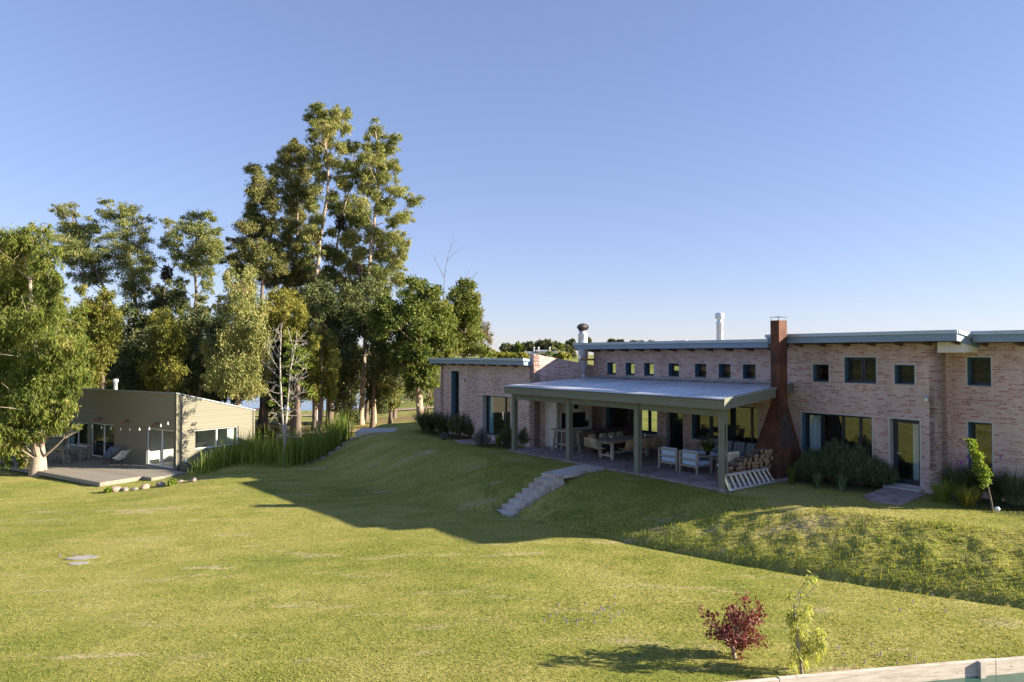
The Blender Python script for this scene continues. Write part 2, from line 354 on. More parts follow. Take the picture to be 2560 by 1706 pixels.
def ground_mat():
    m = NT('turf'); o = m.coord()
    big = m.noise(m.mapping(o, (1, 1, 1)), 0.16, 5, 0.62); mid = m.noise(m.mapping(o, (0.55, 1.5, 1), (0, 0, 0.35)), 0.9, 5, 0.65)
    fine = m.noise(o, 11, 4, 0.7); vf = m.noise(o, 42, 3, 0.75)
    k = m.math('ADD', m.math('ADD', m.math('MULTIPLY', big, 0.42), m.math('MULTIPLY', mid, 0.30)), m.math('ADD', m.math('MULTIPLY', fine, 0.18), m.math('MULTIPLY', vf, 0.10)))
    c = m.ramp(k, [(0.36, (0.125, 0.170, 0.028)), (0.47, (0.245, 0.255, 0.052)), (0.55, (0.350, 0.315, 0.090)), (0.66, (0.45, 0.375, 0.150))])
    bare = m.ramp(m.math('ADD', m.math('MULTIPLY', m.noise(m.mapping(o, (0.45, 1.7, 1), (0, 0, 0.3)), 0.75, 4, 0.55), 0.8), m.math('MULTIPLY', fine, 0.2)), [(0.575, 0.0), (0.66, 0.8)])
    c = m.mix(bare, c, (0.46, 0.37, 0.22))
    clump = m.ramp(m.math('ADD', m.math('MULTIPLY', fine, 0.7), m.math('MULTIPLY', vf, 0.3)), [(0.33, 0.50), (0.50, 1.0), (0.7, 1.2)])
    c = m.mix(0.7, c, clump, 'MULTIPLY')
    weed = m.ramp(m.math('ADD', m.math('MULTIPLY', m.noise(o, 2.3, 4, 0.7), 0.75), m.math('MULTIPLY', vf, 0.25)), [(0.60, 0.0), (0.66, 0.75)])
    c = m.mix(weed, c, (0.105, 0.150, 0.030))
    a = m.n('ShaderNodeAttribute', attribute_name='dirt')
    dirtc = m.ramp(m.math('ADD', m.math('MULTIPLY', fine, 0.5), m.math('MULTIPLY', vf, 0.5)), [(0.35, (0.13, 0.085, 0.05)), (0.65, (0.33, 0.22, 0.14))])
    c = m.mix(a.outputs['Fac'], c, dirtc)
    b = m.n('ShaderNodeAttribute', attribute_name='field')
    c = m.mix(b.outputs['Fac'], c, m.ramp(m.noise(o, 0.05, 5, 0.6), [(0.35, (0.16, 0.20, 0.035)), (0.65, (0.30, 0.27, 0.09))]))
    sb_ = m.n('ShaderNodeAttribute', attribute_name='dark_ground'); c = m.mix(sb_.outputs['Fac'], c, m.ramp(m.noise(o, 0.08, 5, 0.7), [(0.35, (0.016, 0.020, 0.008)), (0.65, (0.055, 0.060, 0.018))]))  # planting beds, plus the unseen west rise darkened to dim pane reflections
    m.col(c); m.p.inputs['Roughness'].default_value = 0.95; m.p.inputs['Specular IOR Level'].default_value = 0.15
    m.bump(m.math('ADD', m.math('MULTIPLY', fine, 1.0), m.math('MULTIPLY', vf, 0.6)), 0.8, 0.06); return m.mat
M['turf'] = ground_mat()
def dirt_mat():
    m = NT('dirt'); o = m.coord(); n = m.noise(o, 3, 6, 0.7); m.col(m.ramp(n, [(0.3, (0.28, 0.185, 0.12)), (0.7, (0.46, 0.32, 0.22))])); m.p.inputs['Roughness'].default_value = 0.95
    m.bump(n, 0.4, 0.03); return m.mat
M['dirt'] = dirt_mat()
def water_mat(name, c, rough=0.08):
    m = NT(name); o = m.coord(); m.p.inputs['Base Color'].default_value = (*c, 1); m.p.inputs['Roughness'].default_value = rough
    m.bump(m.noise(m.mapping(o, (1, 3, 1)), 1.5, 4, 0.6), 0.12, 0.05); return m.mat
M['lake'] = water_mat('lake_water', (0.05, 0.09, 0.14)); M['pool'] = water_mat('pool_water', (0.045, 0.11, 0.085), 0.12)

def plank_mat():
    m = NT('bleached_plank'); o = m.coord(); n1 = m.noise(m.mapping(o, (0.8, 5, 14), (0, 0, 0.175)), 2.2, 6, 0.7); n2 = m.noise(m.mapping(o, (4, 4, 9)), 2.6, 2, 0.5)
    c = m.ramp(n1, [(0.3, (0.34, 0.27, 0.21)), (0.5, (0.56, 0.47, 0.39)), (0.7, (0.66, 0.57, 0.49))]); c = m.mix(m.ramp(n2, [(0.68, 0.0), (0.74, 0.8)]), c, (0.20, 0.12, 0.07))
    m.col(c); m.p.inputs['Roughness'].default_value = 0.85; m.bump(n1, 0.3, 0.01); return m.mat
M['pale_plank'] = plank_mat()

# ------------------------------------------------------------------ house frame (local x: along the front to the right, y: to the back)
AH = R(36.3); HO = (12.375, 22.905); HZ = -(R(90) - AH)
hr = np.array([math.sin(AH), -math.cos(AH)]); hv = np.array([math.cos(AH), math.sin(AH)])
def hw(x, y, z=0.0):
    p = np.array(HO) + x*hr + y*hv; return (float(p[0]), float(p[1]), z)
AC = R(57.5); CO = (-17.948, 37.733); CZ0 = -1.95; CAZ = -(R(90) - AC)
cr_ = np.array([math.sin(AC), -math.cos(AC)]); cv_ = np.array([math.cos(AC), math.sin(AC)])
def cw(x, y, z=0.0):
    p = np.array(CO) + x*cr_ + y*cv_; return (float(p[0]), float(p[1]), CZ0 + z)

# ------------------------------------------------------------------ terrain
CREST = [(20,14.4),(12.8,17.5),(10.8,18.35),(9.0,19.6),(7.0,21.2),(5.1,22.8),(3.3,24.5),(1.9,25.3),(0.9,26.6),(-0.8,29.4),(-3.4,32.6),(-5.4,35.2),(-7.7,39.3),(-7.9,43.5),(-5.5,47.5),(8,49),(40,36),(44,10)]
TOE = [(20,10.8),(14,13.5),(11.1,15.35),(8.0,17.15),(5.9,18.6),(3.9,20.15),(2.1,21.9),(1.2,23.0),(-0.05,24.1),(-1.9,25.2),(-4.1,27.0),(-5.8,29.2),(-9.0,33.2),(-10.9,37.2),(-11.2,41.5),(-10,47),(-6,52),(10,56),(52,42),(56,8)]
def poly_sd(P, x, y):
    """distance to polygon edge; sign + inside"""
    P = np.array(P, float); d2 = np.full(x.shape, 1e18); inside = np.zeros(x.shape, bool)
    for i in range(len(P)):
        a = P[i]; b = P[(i+1) % len(P)]; ab = b-a
        t = np.clip(((x-a[0])*ab[0] + (y-a[1])*ab[1])/(ab@ab), 0, 1)
        dx = x-(a[0]+t*ab[0]); dy = y-(a[1]+t*ab[1]); d2 = np.minimum(d2, dx*dx+dy*dy)
        c = ((a[1] > y) != (b[1] > y)); xx = a[0] + (y-a[1])*(b[0]-a[0])/((b[1]-a[1]) if b[1] != a[1] else 1e-9)
        inside ^= c & (x < xx)
    d = np.sqrt(d2); return np.where(inside, d, -d)
def sstep(a, b, t):
    t = np.clip((t-a)/(b-a), 0, 1); return t*t*(3-2*t)
def lawn_z(x, y):
    z = -1.25 + 0.033*np.minimum(x, 0) - 0.0*y
    z = np.where(x < -20, -1.91 - 0.012*(-20-x), z); z = np.maximum(z, -2.25); z = z - 0.26*sstep(-13.5, -18, x)*sstep(25, 33, y)
    z = z - 0.9*sstep(48, 95, y)
    lake = sstep(-12, -40, x + 0.10*(y-100))*sstep(92, 104, y)*(1-sstep(330, 420, y)); z = z*(1-lake) + -5.2*lake
    z = z + 5.0*sstep(62, 150, y)*sstep(-25, 2, x) + 3.5*sstep(360, 700, y)*(1-sstep(-40, 10, x))
    z = z + 7*sstep(60, 170, -x)*(1-sstep(75, 110, y))            # unseen rise to the west, added for the window reflections
    return z
def terrain(x, y, rough=True):
    x = np.atleast_1d(np.asarray(x, float)); y = np.atleast_1d(np.asarray(y, float))
    L = lawn_z(x, y); near = (np.abs(x) < 70) & (y < 70); z = L.copy()
    if near.any():
        xn, yn = x[near], y[near]; dc = poly_sd(CREST, xn, yn); dt = poly_sd(TOE, xn, yn)
        top = -0.06 - 0.012*np.clip(xn-6, 0, 10) - 0.05*sstep(1.0, 0.0, dc)
        t = np.where(dc > 0, 0.0, np.where(dt < 0, 1.0, -dc/(np.maximum(-dc, 1e-6)+np.maximum(dt, 0))))
        left = sstep(-2, -6, xn)
        prof = (1-left)*np.where(t >= 1, 1.0, 0.90*t**1.15) + left*sstep(0, 1, t)**1.0
        zz = top*(1-prof) + L[near]*prof
        if rough:
            bumps = 0.05*vnoise(xn*1.1, yn*1.1, 3) + 0.035*vnoise(xn*2.7, yn*2.7, 5) + 0.02*vnoise(xn*6, yn*6, 9)
            slope = np.where((t > 0.02) & (t < 1), 1.0, 0.0)*np.clip(4*t*(1-t), 0, 1)
            bumps = bumps*(0.45 + 1.5*slope*(1-left)) + slope*(1-left)*(0.06*vnoise(xn*2.6, yn*2.6, 21) + 0.06*vnoise(xn*5.5, yn*5.5, 22))
            flat = sstep(0.3, 2.0, dc)                               # calm near the house
            groove = -0.03*np.exp(-((dt+0.1)/0.14)**2)*(1-left)
            zz = zz + bumps*(1-0.8*flat) + groove
        z[near] = zz
    if rough: z = z + np.where(near, 0, 0.25*vnoise(x*0.07, y*0.07, 31))
    return z
def gz(x, y): return float(terrain([x], [y])[0])

# house cut-out: the ground dips under floors and the deck
def build_ground():
    xs = np.concatenate([-np.geomspace(2500, 34, 60), np.arange(-33.5, 17, 0.125), np.geomspace(17.3, 2500, 60)])
    ys = np.concatenate([-np.geomspace(600, 1, 26), np.linspace(0, 9.5, 20), np.arange(10, 46, 0.125), np.geomspace(46.3, 130, 120), np.geomspace(133, 4200, 60)])
    X, Y = np.meshgrid(xs, ys); x = X.ravel(); y = Y.ravel(); z = terrain(x, y)
    # lower ground inside the buildings and pool
    lx = (x-HO[0])*hr[0] + (y-HO[1])*hr[1]; ly = (x-HO[0])*hv[0] + (y-HO[1])*hv[1]
    for (a, b, c, d) in ((-22.4,-14.3,-3.5,5), (-14.2,1.4,0.2,7), (1.4,4.7,0.95,7), (-14.1,-2.8,-5.05,0.3)):
        ins = (lx > a) & (lx < b) & (ly > c) & (ly < d); z = np.where(ins, np.minimum(z, -0.3), z)
    kx = (x-CO[0])*cr_[0] + (y-CO[1])*cr_[1]; ky = (x-CO[0])*cv_[0] + (y-CO[1])*cv_[1]
    ins = (kx > -13) & (kx < 0.4) & (ky > -4.0) & (ky < 5); z = np.where(ins, np.minimum(z, CZ0-0.25), z)
    pool = (y < 10.35+0.178*(x-1.9)) & (x > 1.0) & (y > 3) & (x < 13); z = np.where(pool, -2.6, z)
    st = (lx > -8.72-0.25*(-7.47-ly)) & (lx < -7.62-0.25*(-7.47-ly)) & (ly > -9.45) & (ly < -5.2)
    zl = -0.03-0.165*((-7.47-ly)/0.245)-0.16; z = np.where(st, np.minimum(z-0.05, np.where(ly > -7.3, z-0.05, zl)), z)
    nx, ny = len(xs), len(ys); i = np.arange(nx*ny).reshape(ny, nx)
    Fc = np.stack([i[:-1,:-1], i[:-1,1:], i[1:,1:], i[1:,:-1]], -1).reshape(-1, 4)
    # dirt and leaf litter under the trees and beside the house, meadow far off
    dirt = np.clip(sstep(44, 50, y)*(1-sstep(66, 78, y))*sstep(-62, -50, x)*(1-sstep(-8, 2, x))*(0.75+1.2*vnoise(x*0.3, y*0.3, 40)), 0, 1)
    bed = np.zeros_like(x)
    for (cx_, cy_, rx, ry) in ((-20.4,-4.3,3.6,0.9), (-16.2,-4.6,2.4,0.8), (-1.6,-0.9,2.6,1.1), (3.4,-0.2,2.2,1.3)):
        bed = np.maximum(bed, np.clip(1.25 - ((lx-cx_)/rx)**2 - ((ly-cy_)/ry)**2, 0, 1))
    dirt = dirt*0.85
    field = np.maximum(sstep(60, 90, y), sstep(60, 110, -x))
    o = np_mesh('ground', np.stack([x, y, z], 1), Fc, M['turf'], None, {'dirt': dirt, 'field': field, 'dark_ground': np.maximum(sstep(62, 95, -x)*(1-sstep(80, 112, y)), bed*0.85)}, smooth=True)
    tag(o, kind='structure', label='mown lawn rising in a bank to the house'); return o
build_ground()

def ribbon(name, pts, width, mat, zoff=0.03, n=60, kind='structure'):
    pts = np.array(pts, float); t = np.linspace(0, len(pts)-1, n); cx_ = np.interp(t, range(len(pts)), pts[:,0]); cy_ = np.interp(t, range(len(pts)), pts[:,1])
    dx = np.gradient(cx_); dy = np.gradient(cy_); l = np.hypot(dx, dy); nx, ny = -dy/l, dx/l; k = 9
    V = []; 
    for s in np.linspace(-1, 1, k):
        wd = width/2*(1+0.25*vnoise(t*1.7+s, t*0+7, 4)); V.append(np.stack([cx_+nx*s*wd, cy_+ny*s*wd, terrain(cx_+nx*s*wd, cy_+ny*s*wd)+zoff-0.02*abs(s)], 1))
    V = np.concatenate(V); i = np.arange(k*n).reshape(k, n); Fc = np.stack([i[:-1,:-1], i[:-1,1:], i[1:,1:], i[1:,:-1]], -1).reshape(-1, 4)
    return tag(np_mesh(name, V, Fc, mat, smooth=True), kind=kind)
ribbon('dirt_path', [(-60,58),(-40,57.5),(-22,56),(-12,53.5),(-3,52.5),(12,55)], 2.6, M['dirt'], 0.08)
ribbon('far_dirt_road', [(-70,84),(-40,82),(-15,81),(5,80)], 2.6, M['dirt'], 0.12)
lk = MB(); lk.quad((-700,98,-3.6),(-18,98,-3.6),(-18,420,-3.6),(-700,420,-3.6)); tag(lk.build('lake', M['lake']), kind='structure')

# ------------------------------------------------------------------ brick house
HOUSE = thing('brick_house', 'long pink brick house with slate blue roof edges and covered veranda', 'house', hw(0, 0), HZ)

def wall(parent, mat, p0, p1, z0, z1, holes=(), th=0.36, name='wall', z1b=None):
    """wall along p0->p1 (local xy); outer face on the right of travel; holes (s0,s1,za,zb) measured along; z1b: top at far end"""
    p0 = np.array(p0, float); p1 = np.array(p1, float); L = np.linalg.norm(p1-p0); d = (p1-p0)/L; n = np.array([-d[1], d[0]])   # inward
    if z1b is None: z1b = z1
    top = lambda s: z1 + (z1b-z1)*s/L
    S = sorted({0.0, L, *[h[0] for h in holes], *[h[1] for h in holes]}); Z = sorted({z0, min(z1, z1b), *[h[2] for h in holes], *[h[3] for h in holes]})
    Z = [q for q in Z if q <= min(z1, z1b)+1e-6]
    P = lambda s, z, q: (*(p0 + d*s + n*q), z)
    mb = MB(); solid = lambda i, j: 0 <= i < len(S)-1 and 0 <= j < len(Z)-1 and not any(h[0]-1e-6 <= (S[i]+S[i+1])/2 <= h[1] and h[2] <= (Z[j]+Z[j+1])/2 <= h[3] for h in holes)
    for i in range(len(S)-1):
        for j in range(len(Z)-1):
            if not solid(i, j): continue
            a, b, c, e = S[i], S[i+1], Z[j], Z[j+1]
            mb.quad(P(a,c,0), P(b,c,0), P(b,e,0), P(a,e,0)); mb.quad(P(b,c,th), P(a,c,th), P(a,e,th), P(b,e,th))
            if not solid(i-1, j): mb.quad(P(a,c,th), P(a,c,0), P(a,e,0), P(a,e,th))
            if not solid(i+1, j): mb.quad(P(b,c,0), P(b,c,th), P(b,e,th), P(b,e,0))
            if not solid(i, j-1): mb.quad(P(a,c,th), P(b,c,th), P(b,c,0), P(a,c,0))
            if not solid(i, j+1): mb.quad(P(a,e,0), P(b,e,0), P(b,e,th), P(a,e,th))
    if abs(z1-z1b) > 1e-6:
        zb = Z[-1]; mb.quad(P(0,zb,0), P(L,zb,0), P(L,top(L),0), P(0,top(0),0)); mb.quad(P(L,zb,th), P(0,zb,th), P(0,top(0),th), P(L,top(L),th))
        mb.quad(P(0,top(0),0), P(L,top(L),0), P(L,top(L),th), P(0,top(0),th)); mb.quad(P(0,zb,th), P(0,zb,0), P(0,top(0),0), P(0,top(0),th)); mb.quad(P(L,zb,0), P(L,zb,th), P(L,top(L),th), P(L,top(L),0))
    return mb.build(name, mat, parent)

def window(parent, x0, x1, z0, z1, y, mull=(), depth=0.29, name='window', fr=0.055, curtains=(), rail=None, lining='teal', sur=True, sash=(), cmat='curtain', glass='glass', fmat='frame'):
    mb = MB(); t = 0.012; e = 0.004
    mb.box(x0+0.001, x0+t, y-e, y+depth, z0+0.001, z1-0.001, 0); mb.box(x1-t, x1-0.001, y-e, y+depth, z0+0.001, z1-0.001, 0)
    mb.box(x0+t, x1-t, y-e, y+depth, z1-t, z1-0.001, 0)
    mb.box(x0+t, x1-t, y-0.02, y+depth, z0+0.001, z0+0.03, 0)
    if sur:
        s = 0.035; q0, q1 = y-0.003, y+0.02
        mb.box(x0-s, x0-0.001, q0, q1, z0, z1, 2); mb.box(x1+0.001, x1+s, q0, q1, z0, z1, 2); mb.box(x0-s, x1+s, q0, q1, z1+0.001, z1+s, 2)
    ya, yb = y+depth-0.06, y+depth+0.005; X0, X1, Z0, Z1 = x0+t, x1-t, z0+0.03, z1-t
    mb.box(X0, X0+fr, ya, yb, Z0, Z1, 1); mb.box(X1-fr, X1, ya, yb, Z0, Z1, 1); mb.box(X0+fr, X1-fr, ya, yb, Z1-fr, Z1, 1); mb.box(X0+fr, X1-fr, ya, yb, Z0, Z0+fr*1.2, 1)
    for m_ in mull:
        xm = x0+(x1-x0)*m_; mb.box(xm-fr*0.75, xm+fr*0.75, ya+0.004, yb-0.004, Z0+fr*1.2, Z1-fr, 1)
    if rail:
        zr = z0+(z1-z0)*rail; mb.box(X0+fr, X1-fr, ya+0.006, yb-0.006, zr-fr*0.6, zr+fr*0.6, 1)
    for (a, b) in sash:       # opening sashes: a second slim frame in front
        xa, xb = x0+(x1-x0)*a, x0+(x1-x0)*b; f2 = 0.05; yc = ya-0.022
        mb.box(xa, xa+f2, yc, ya, Z0+0.03, Z1-0.03, 1); mb.box(xb-f2, xb, yc, ya, Z0+0.03, Z1-0.03, 1); mb.box(xa+f2, xb-f2, yc, ya, Z1-0.03-f2, Z1-0.03, 1); mb.box(xa+f2, xb-f2, yc, ya, Z0+0.03, Z0+0.03+f2, 1)
    o = mb.build(name, [M[lining], M[fmat], M['cement']], parent)
    g = MB(); ym = (ya+yb)/2; g.quad((X0+fr,ym,Z0+fr), (X1-fr,ym,Z0+fr), (X1-fr,ym,Z1-fr), (X0+fr,ym,Z1-fr)); g.build('pane', M[glass], o)
    for (a, b) in curtains:
        xa, xb = x0+(x1-x0)*a, x0+(x1-x0)*b; cmb = MB(); n = 40; yc = y+depth+0.10
        for i in range(n):
            u0, u1 = i/n, (i+1)/n; f = lambda u: yc + 0.035*math.sin(u*34) + 0.02*math.sin(u*13+1)
            A0, A1 = xa+(xb-xa)*u0, xa+(xb-xa)*u1
            cmb.quad((A0,f(u0),z0+0.02), (A1,f(u1),z0+0.02), (A1,f(u1),z1-0.03), (A0,f(u0),z1-0.03), smooth=True)
        cmb.build('curtain', M[cmat], o)
    return o

# openings per wall
small = [(-13.23,-12.65),(-12.03,-11.45),(-10.87,-10.29),(-9.45,-8.86),(-8.02,-7.43),(-6.83,-6.25),(-5.69,-5.11)]
MX0 = -14.18
holesM = [(a-MX0, b-MX0, 3.25, 3.83) for a, b in small] + [(-13.35-MX0, -10.10-MX0, 0.66, 2.16), (-9.60-MX0, -8.66-MX0, 0.02, 2.16), (-8.20-MX0, -5.02-MX0, 0.68, 2.18)]
wall(HOUSE, M['brick'], (MX0, 0), (-3.72, 0), -0.3, 4.45, holesM)
for a, b in small: window(HOUSE, a, b, 3.25, 3.83, 0.0, depth=0.31, fr=0.045)
window(HOUSE, -13.35, -10.10, 0.66, 2.16, 0.0, mull=(0.33, 0.80), fr=0.06, sash=((0.34, 0.79),))
window(HOUSE, -9.60, -8.66, 0.02, 2.16, 0.0, name='door', fr=0.08, lining='concrete')
window(HOUSE, -8.20, -5.02, 0.68, 2.18, 0.0, mull=(0.26, 0.86), fr=0.06, sash=((0.02, 0.25),))
RX0 = -3.72
holesR = [(-2.77-RX0, -2.17-RX0, 3.23, 3.86), (-1.61-RX0, -0.53-RX0, 3.23, 4.11), (0.06-RX0, 0.68-RX0, 3.24, 3.87), (-3.21-RX0, -0.69-RX0, 0.62, 2.12), (-0.12-RX0, 0.82-RX0, 0.0, 2.13)]
wall(HOUSE, M['brick'], (RX0, 0), (1.46, 0), -0.3, 4.62, holesR)
window(HOUSE, -2.77, -2.17, 3.23, 3.86, 0.0, fr=0.045)
window(HOUSE, -1.61, -0.53, 3.23, 4.11, 0.0, mull=(0.52,), fr=0.055, sash=((0.02, 0.5),))
window(HOUSE, 0.06, 0.68, 3.24, 3.87, 0.0, fr=0.045, curtains=((0.80, 1.0),))
window(HOUSE, -3.21, -0.69, 0.62, 2.12, 0.0, mull=(0.27, 0.56, 0.80), fr=0.06, curtains=((0.02, 0.25),), sash=((0.02, 0.26),))
dr = window(HOUSE, -0.12, 0.82, 0.0, 2.13, 0.0, name='door', fr=0.13, lining='concrete', curtains=((0.58, 0.88),))
hb = MB(); hb.tube([(0.09,0.10,1.02),(0.09,0.05,1.02),(0.20,0.05,1.02)], 0.012, 6); hb.build('door_handle', M['galv'], dr)
sb = MB(); sb.box(-0.2, 0.9, -0.32, -0.005, -0.16, -0.02); sb.build('door_step', M['concrete'], HOUSE, 0.01)
wall(HOUSE, M['brick'], (1.46, 0), (1.46, 0.73), -0.3, 4.62)
X2 = 1.46; holes2 = [(1.905-X2, 2.55-X2, 3.24, 4.12), (1.905-X2, 2.555-X2, 0.6, 2.13)]
wall(HOUSE, M['brick'], (1.46, 0.73), (4.85, 0.73), -0.3, 4.58, holes2)
window(HOUSE, 1.905, 2.55, 3.24, 4.12, 0.73, fr=0.06); window(HOUSE, 1.905, 2.555, 0.6, 2.13, 0.73, fr=0.07)
wall(HOUSE, M['brick'], (4.85, 0.73), (4.85, 7.5), -0.3, 4.58, z1b=3.75)
wall(HOUSE, M['brick'], (4.85, 7.5), (-14.2, 7.5), -0.3, 3.8)
# left wing
LX0 = -22.53; LY = -3.7
holesL = [(-21.40-LX0, -20.60-LX0, 0.80, 3.33), (-18.39-LX0, -15.99-LX0, 0.16, 2.18)]
wall(HOUSE, M['brick'], (LX0, LY), (-14.18, LY), -0.5, 3.72, holesL)
window(HOUSE, -21.40, -20.60, 0.80, 3.33, LY, rail=0.57, fr=0.05, depth=0.31)
window(HOUSE, -18.39, -15.99, 0.16, 2.18, LY, mull=(0.70,), fr=0.06, name='sliding_door', curtains=((0.02, 0.16),), cmat='teal_cloth', lining='concrete')
wall(HOUSE, M['brick'], (-14.18, LY), (-14.18, 0.0), -0.3, 4.23, z1b=3.68, th=0.32)
cop = MB(); cop.hexa([(-14.50,LY-0.002,3.72),(-14.503+0.0,LY-0.002,3.72),(-14.503,LY-0.002,3.72),(-14.50,LY-0.002,3.72)]*2) if False else None
wall(HOUSE, M['brick'], (-14.18-0.32, LY-0.004), (-14.18, LY-0.004), 3.72, 4.20, th=0.3)
wall(HOUSE, M['brick'], (LX0, 3.4), (LX0, LY), -0.5, 3.1, z1b=3.72)
wall(HOUSE, M['brick'], (-14.2, 3.4), (LX0, 3.4), -0.5, 3.0)
wall(HOUSE, M['brick'], (-23.31, LY+0.02), (LX0, LY+0.02), -0.6, 2.34)
# grill niche, whitewashed
gx = -13.30
wall(HOUSE, M['white_brick'], (MX0+0.001, -3.05), (gx, -3.05), -0.1, 2.58, th=0.25)
wall(HOUSE, M['white_brick'], (gx, -3.05), (gx, -0.95), -0.1, 2.58, [(0.13, 1.93, 0.84, 1.54)], th=0.25, name='fireplace_wall')
gb = MB(); gb.box(gx-0.84, gx-0.26, -2.93, -1.11, 0.80, 1.60); o = gb.build('firebox', M['soot'], HOUSE)
for p in o.data.polygons: p.flip()
sh = MB(); sh.box(gx-0.05, gx-0.02, -2.90, -1.13, 0.86, 1.12); sh.build('fire_screen', M['black'], HOUSE)
ln = MB(); ln.box(gx+0.002, gx+0.12, -2.06, -1.90, 1.72, 1.90); ln.build('wall_lamp', M['black'], HOUSE, 0.01)
# interior shell
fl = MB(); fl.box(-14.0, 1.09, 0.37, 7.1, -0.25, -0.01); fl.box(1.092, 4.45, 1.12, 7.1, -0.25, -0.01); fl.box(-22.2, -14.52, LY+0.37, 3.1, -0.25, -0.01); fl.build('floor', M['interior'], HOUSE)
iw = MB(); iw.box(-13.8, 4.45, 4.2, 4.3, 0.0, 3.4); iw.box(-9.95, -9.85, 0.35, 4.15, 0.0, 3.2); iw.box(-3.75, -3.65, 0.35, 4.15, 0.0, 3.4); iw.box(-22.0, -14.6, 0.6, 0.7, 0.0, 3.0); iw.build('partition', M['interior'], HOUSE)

def mono_roof(x0, x1, yf, yb, zf, slope, th, capx=None, soffit_tails=True, cap_breaks=()):
    zb = zf - slope*(yb-yf); mb = MB()
    mb.hexa([(x0+0.03,yf+0.045,zf-0.09),(x1-0.03,yf+0.045,zf-0.09),(x1-0.03,yb,zb-0.09),(x0+0.03,yb,zb-0.09),(x0+0.03,yf+0.045,zf-0.035),(x1-0.03,yf+0.045,zf-0.035),(x1-0.03,yb,zb-0.035),(x0+0.03,yb,zb-0.035)], 0)
    r_ = mb.build('roof', [M['roof_grey']], HOUSE)
    fb = MB(); fb.box(x0, x1, yf, yf+0.04, zf-th, zf-0.105)
    for xx in (x0, x1-0.04): fb.hexa([(xx,yf+0.041,zf-th),(xx+0.04,yf+0.041,zf-th),(xx+0.04,yb,zb-th),(xx,yb,zb-th),(xx,yf+0.041,zf-0.105),(xx+0.04,yf+0.041,zf-0.105),(xx+0.04,yb,zb-0.105),(xx,yb,zb-0.105)])
    fb.build('fascia', M['fascia'], r_)
    cp = MB(); xs = [x0-0.03, *cap_breaks, x1+0.03]
    for i in range(len(xs)-1):
        cp.box(xs[i], xs[i+1]-0.002, yf-0.045-0.012*(i % 2), yf+0.05, zf-0.105+0.006*(i % 2), zf+0.012*(i % 2)+0.005)
    for xx in (x0-0.045, x1-0.02): cp.hexa([(xx,yf+0.052,zf-0.105),(xx+0.065,yf+0.052,zf-0.105),(xx+0.065,yb,zb-0.105),(xx,yb,zb-0.105),(xx,yf+0.052,zf+0.003),(xx+0.065,yf+0.052,zf+0.003),(xx+0.065,yb,zb+0.003),(xx,yb,zb+0.003)])
    cp.build('roof_edge', M['cap_metal'], r_)
    sf = MB(); sf.hexa([(x0+0.045,yf+0.045,zf-th+0.06),(x1-0.045,yf+0.045,zf-th+0.06),(x1-0.045,yb,zb-th+0.06),(x0+0.045,yb,zb-th+0.06),(x0+0.045,yf+0.045,zf-th+0.08),(x1-0.045,yf+0.045,zf-th+0.08),(x1-0.045,yb,zb-th+0.08),(x0+0.045,yb,zb-th+0.08)])
    n = int((x1-x0)/0.9)
    for i in range(n+1):
        xx = x0+0.15+(x1-x0-0.3)*i/n; sf.hexa([(xx-0.05,yf+0.05,zf-th-0.05),(xx+0.05,yf+0.05,zf-th-0.05),(xx+0.05,yf+0.66,zf-th-0.05-0.61*slope),(xx-0.05,yf+0.66,zf-th-0.05-0.61*slope),(xx-0.05,yf+0.05,zf-th+0.055),(xx+0.05,yf+0.05,zf-th+0.055),(xx+0.05,yf+0.66,zf-th+0.055-0.61*slope),(xx-0.05,yf+0.66,zf-th+0.055-0.61*slope)])
    sf.build('rafter', M['dark_wood'], r_)
    return r_
mono_roof(-14.65, -4.0, -0.85, 8.0, 4.765, 0.12, 0.31, cap_breaks=(-8.40, -7.75))
mono_roof(-4.07, 2.24, -0.85, 8.0, 4.925, 0.13, 0.32)
mono_roof(2.29, 5.35, 0.1, 8.0, 4.90, 0.13, 0.33)
mono_roof(-22.98, -14.36, -4.15, 3.8, 4.02, 0.13, 0.30, cap_breaks=(-20.95,))
cb = MB(); cb.box(1.50, 2.20, -0.35, 0.72, 4.26, 4.59); cb.build('corbel', M['white_concrete'], HOUSE, 0.008)
def wall_lamp(x, y, z):
    mb = MB(); mb.box(x-0.04, x+0.04, y-0.06, y-0.002, z-0.03, z+0.06, 0); mb.lathe([(0.0,0.06),(0.055,0.055),(0.06,-0.02),(0.05,-0.03)], (x, y-0.11, z), 12, 0)
    mb.lathe([(0.045,-0.03),(0.05,-0.07),(0.035,-0.12),(0.0,-0.13)], (x, y-0.11, z), 12, 1); mb.build('wall_lamp', [M['cap_metal'], M['lamp_glass']], HOUSE)
wall_lamp(1.06, 0.0, 2.86); wall_lamp(-19.97, LY, 2.88)

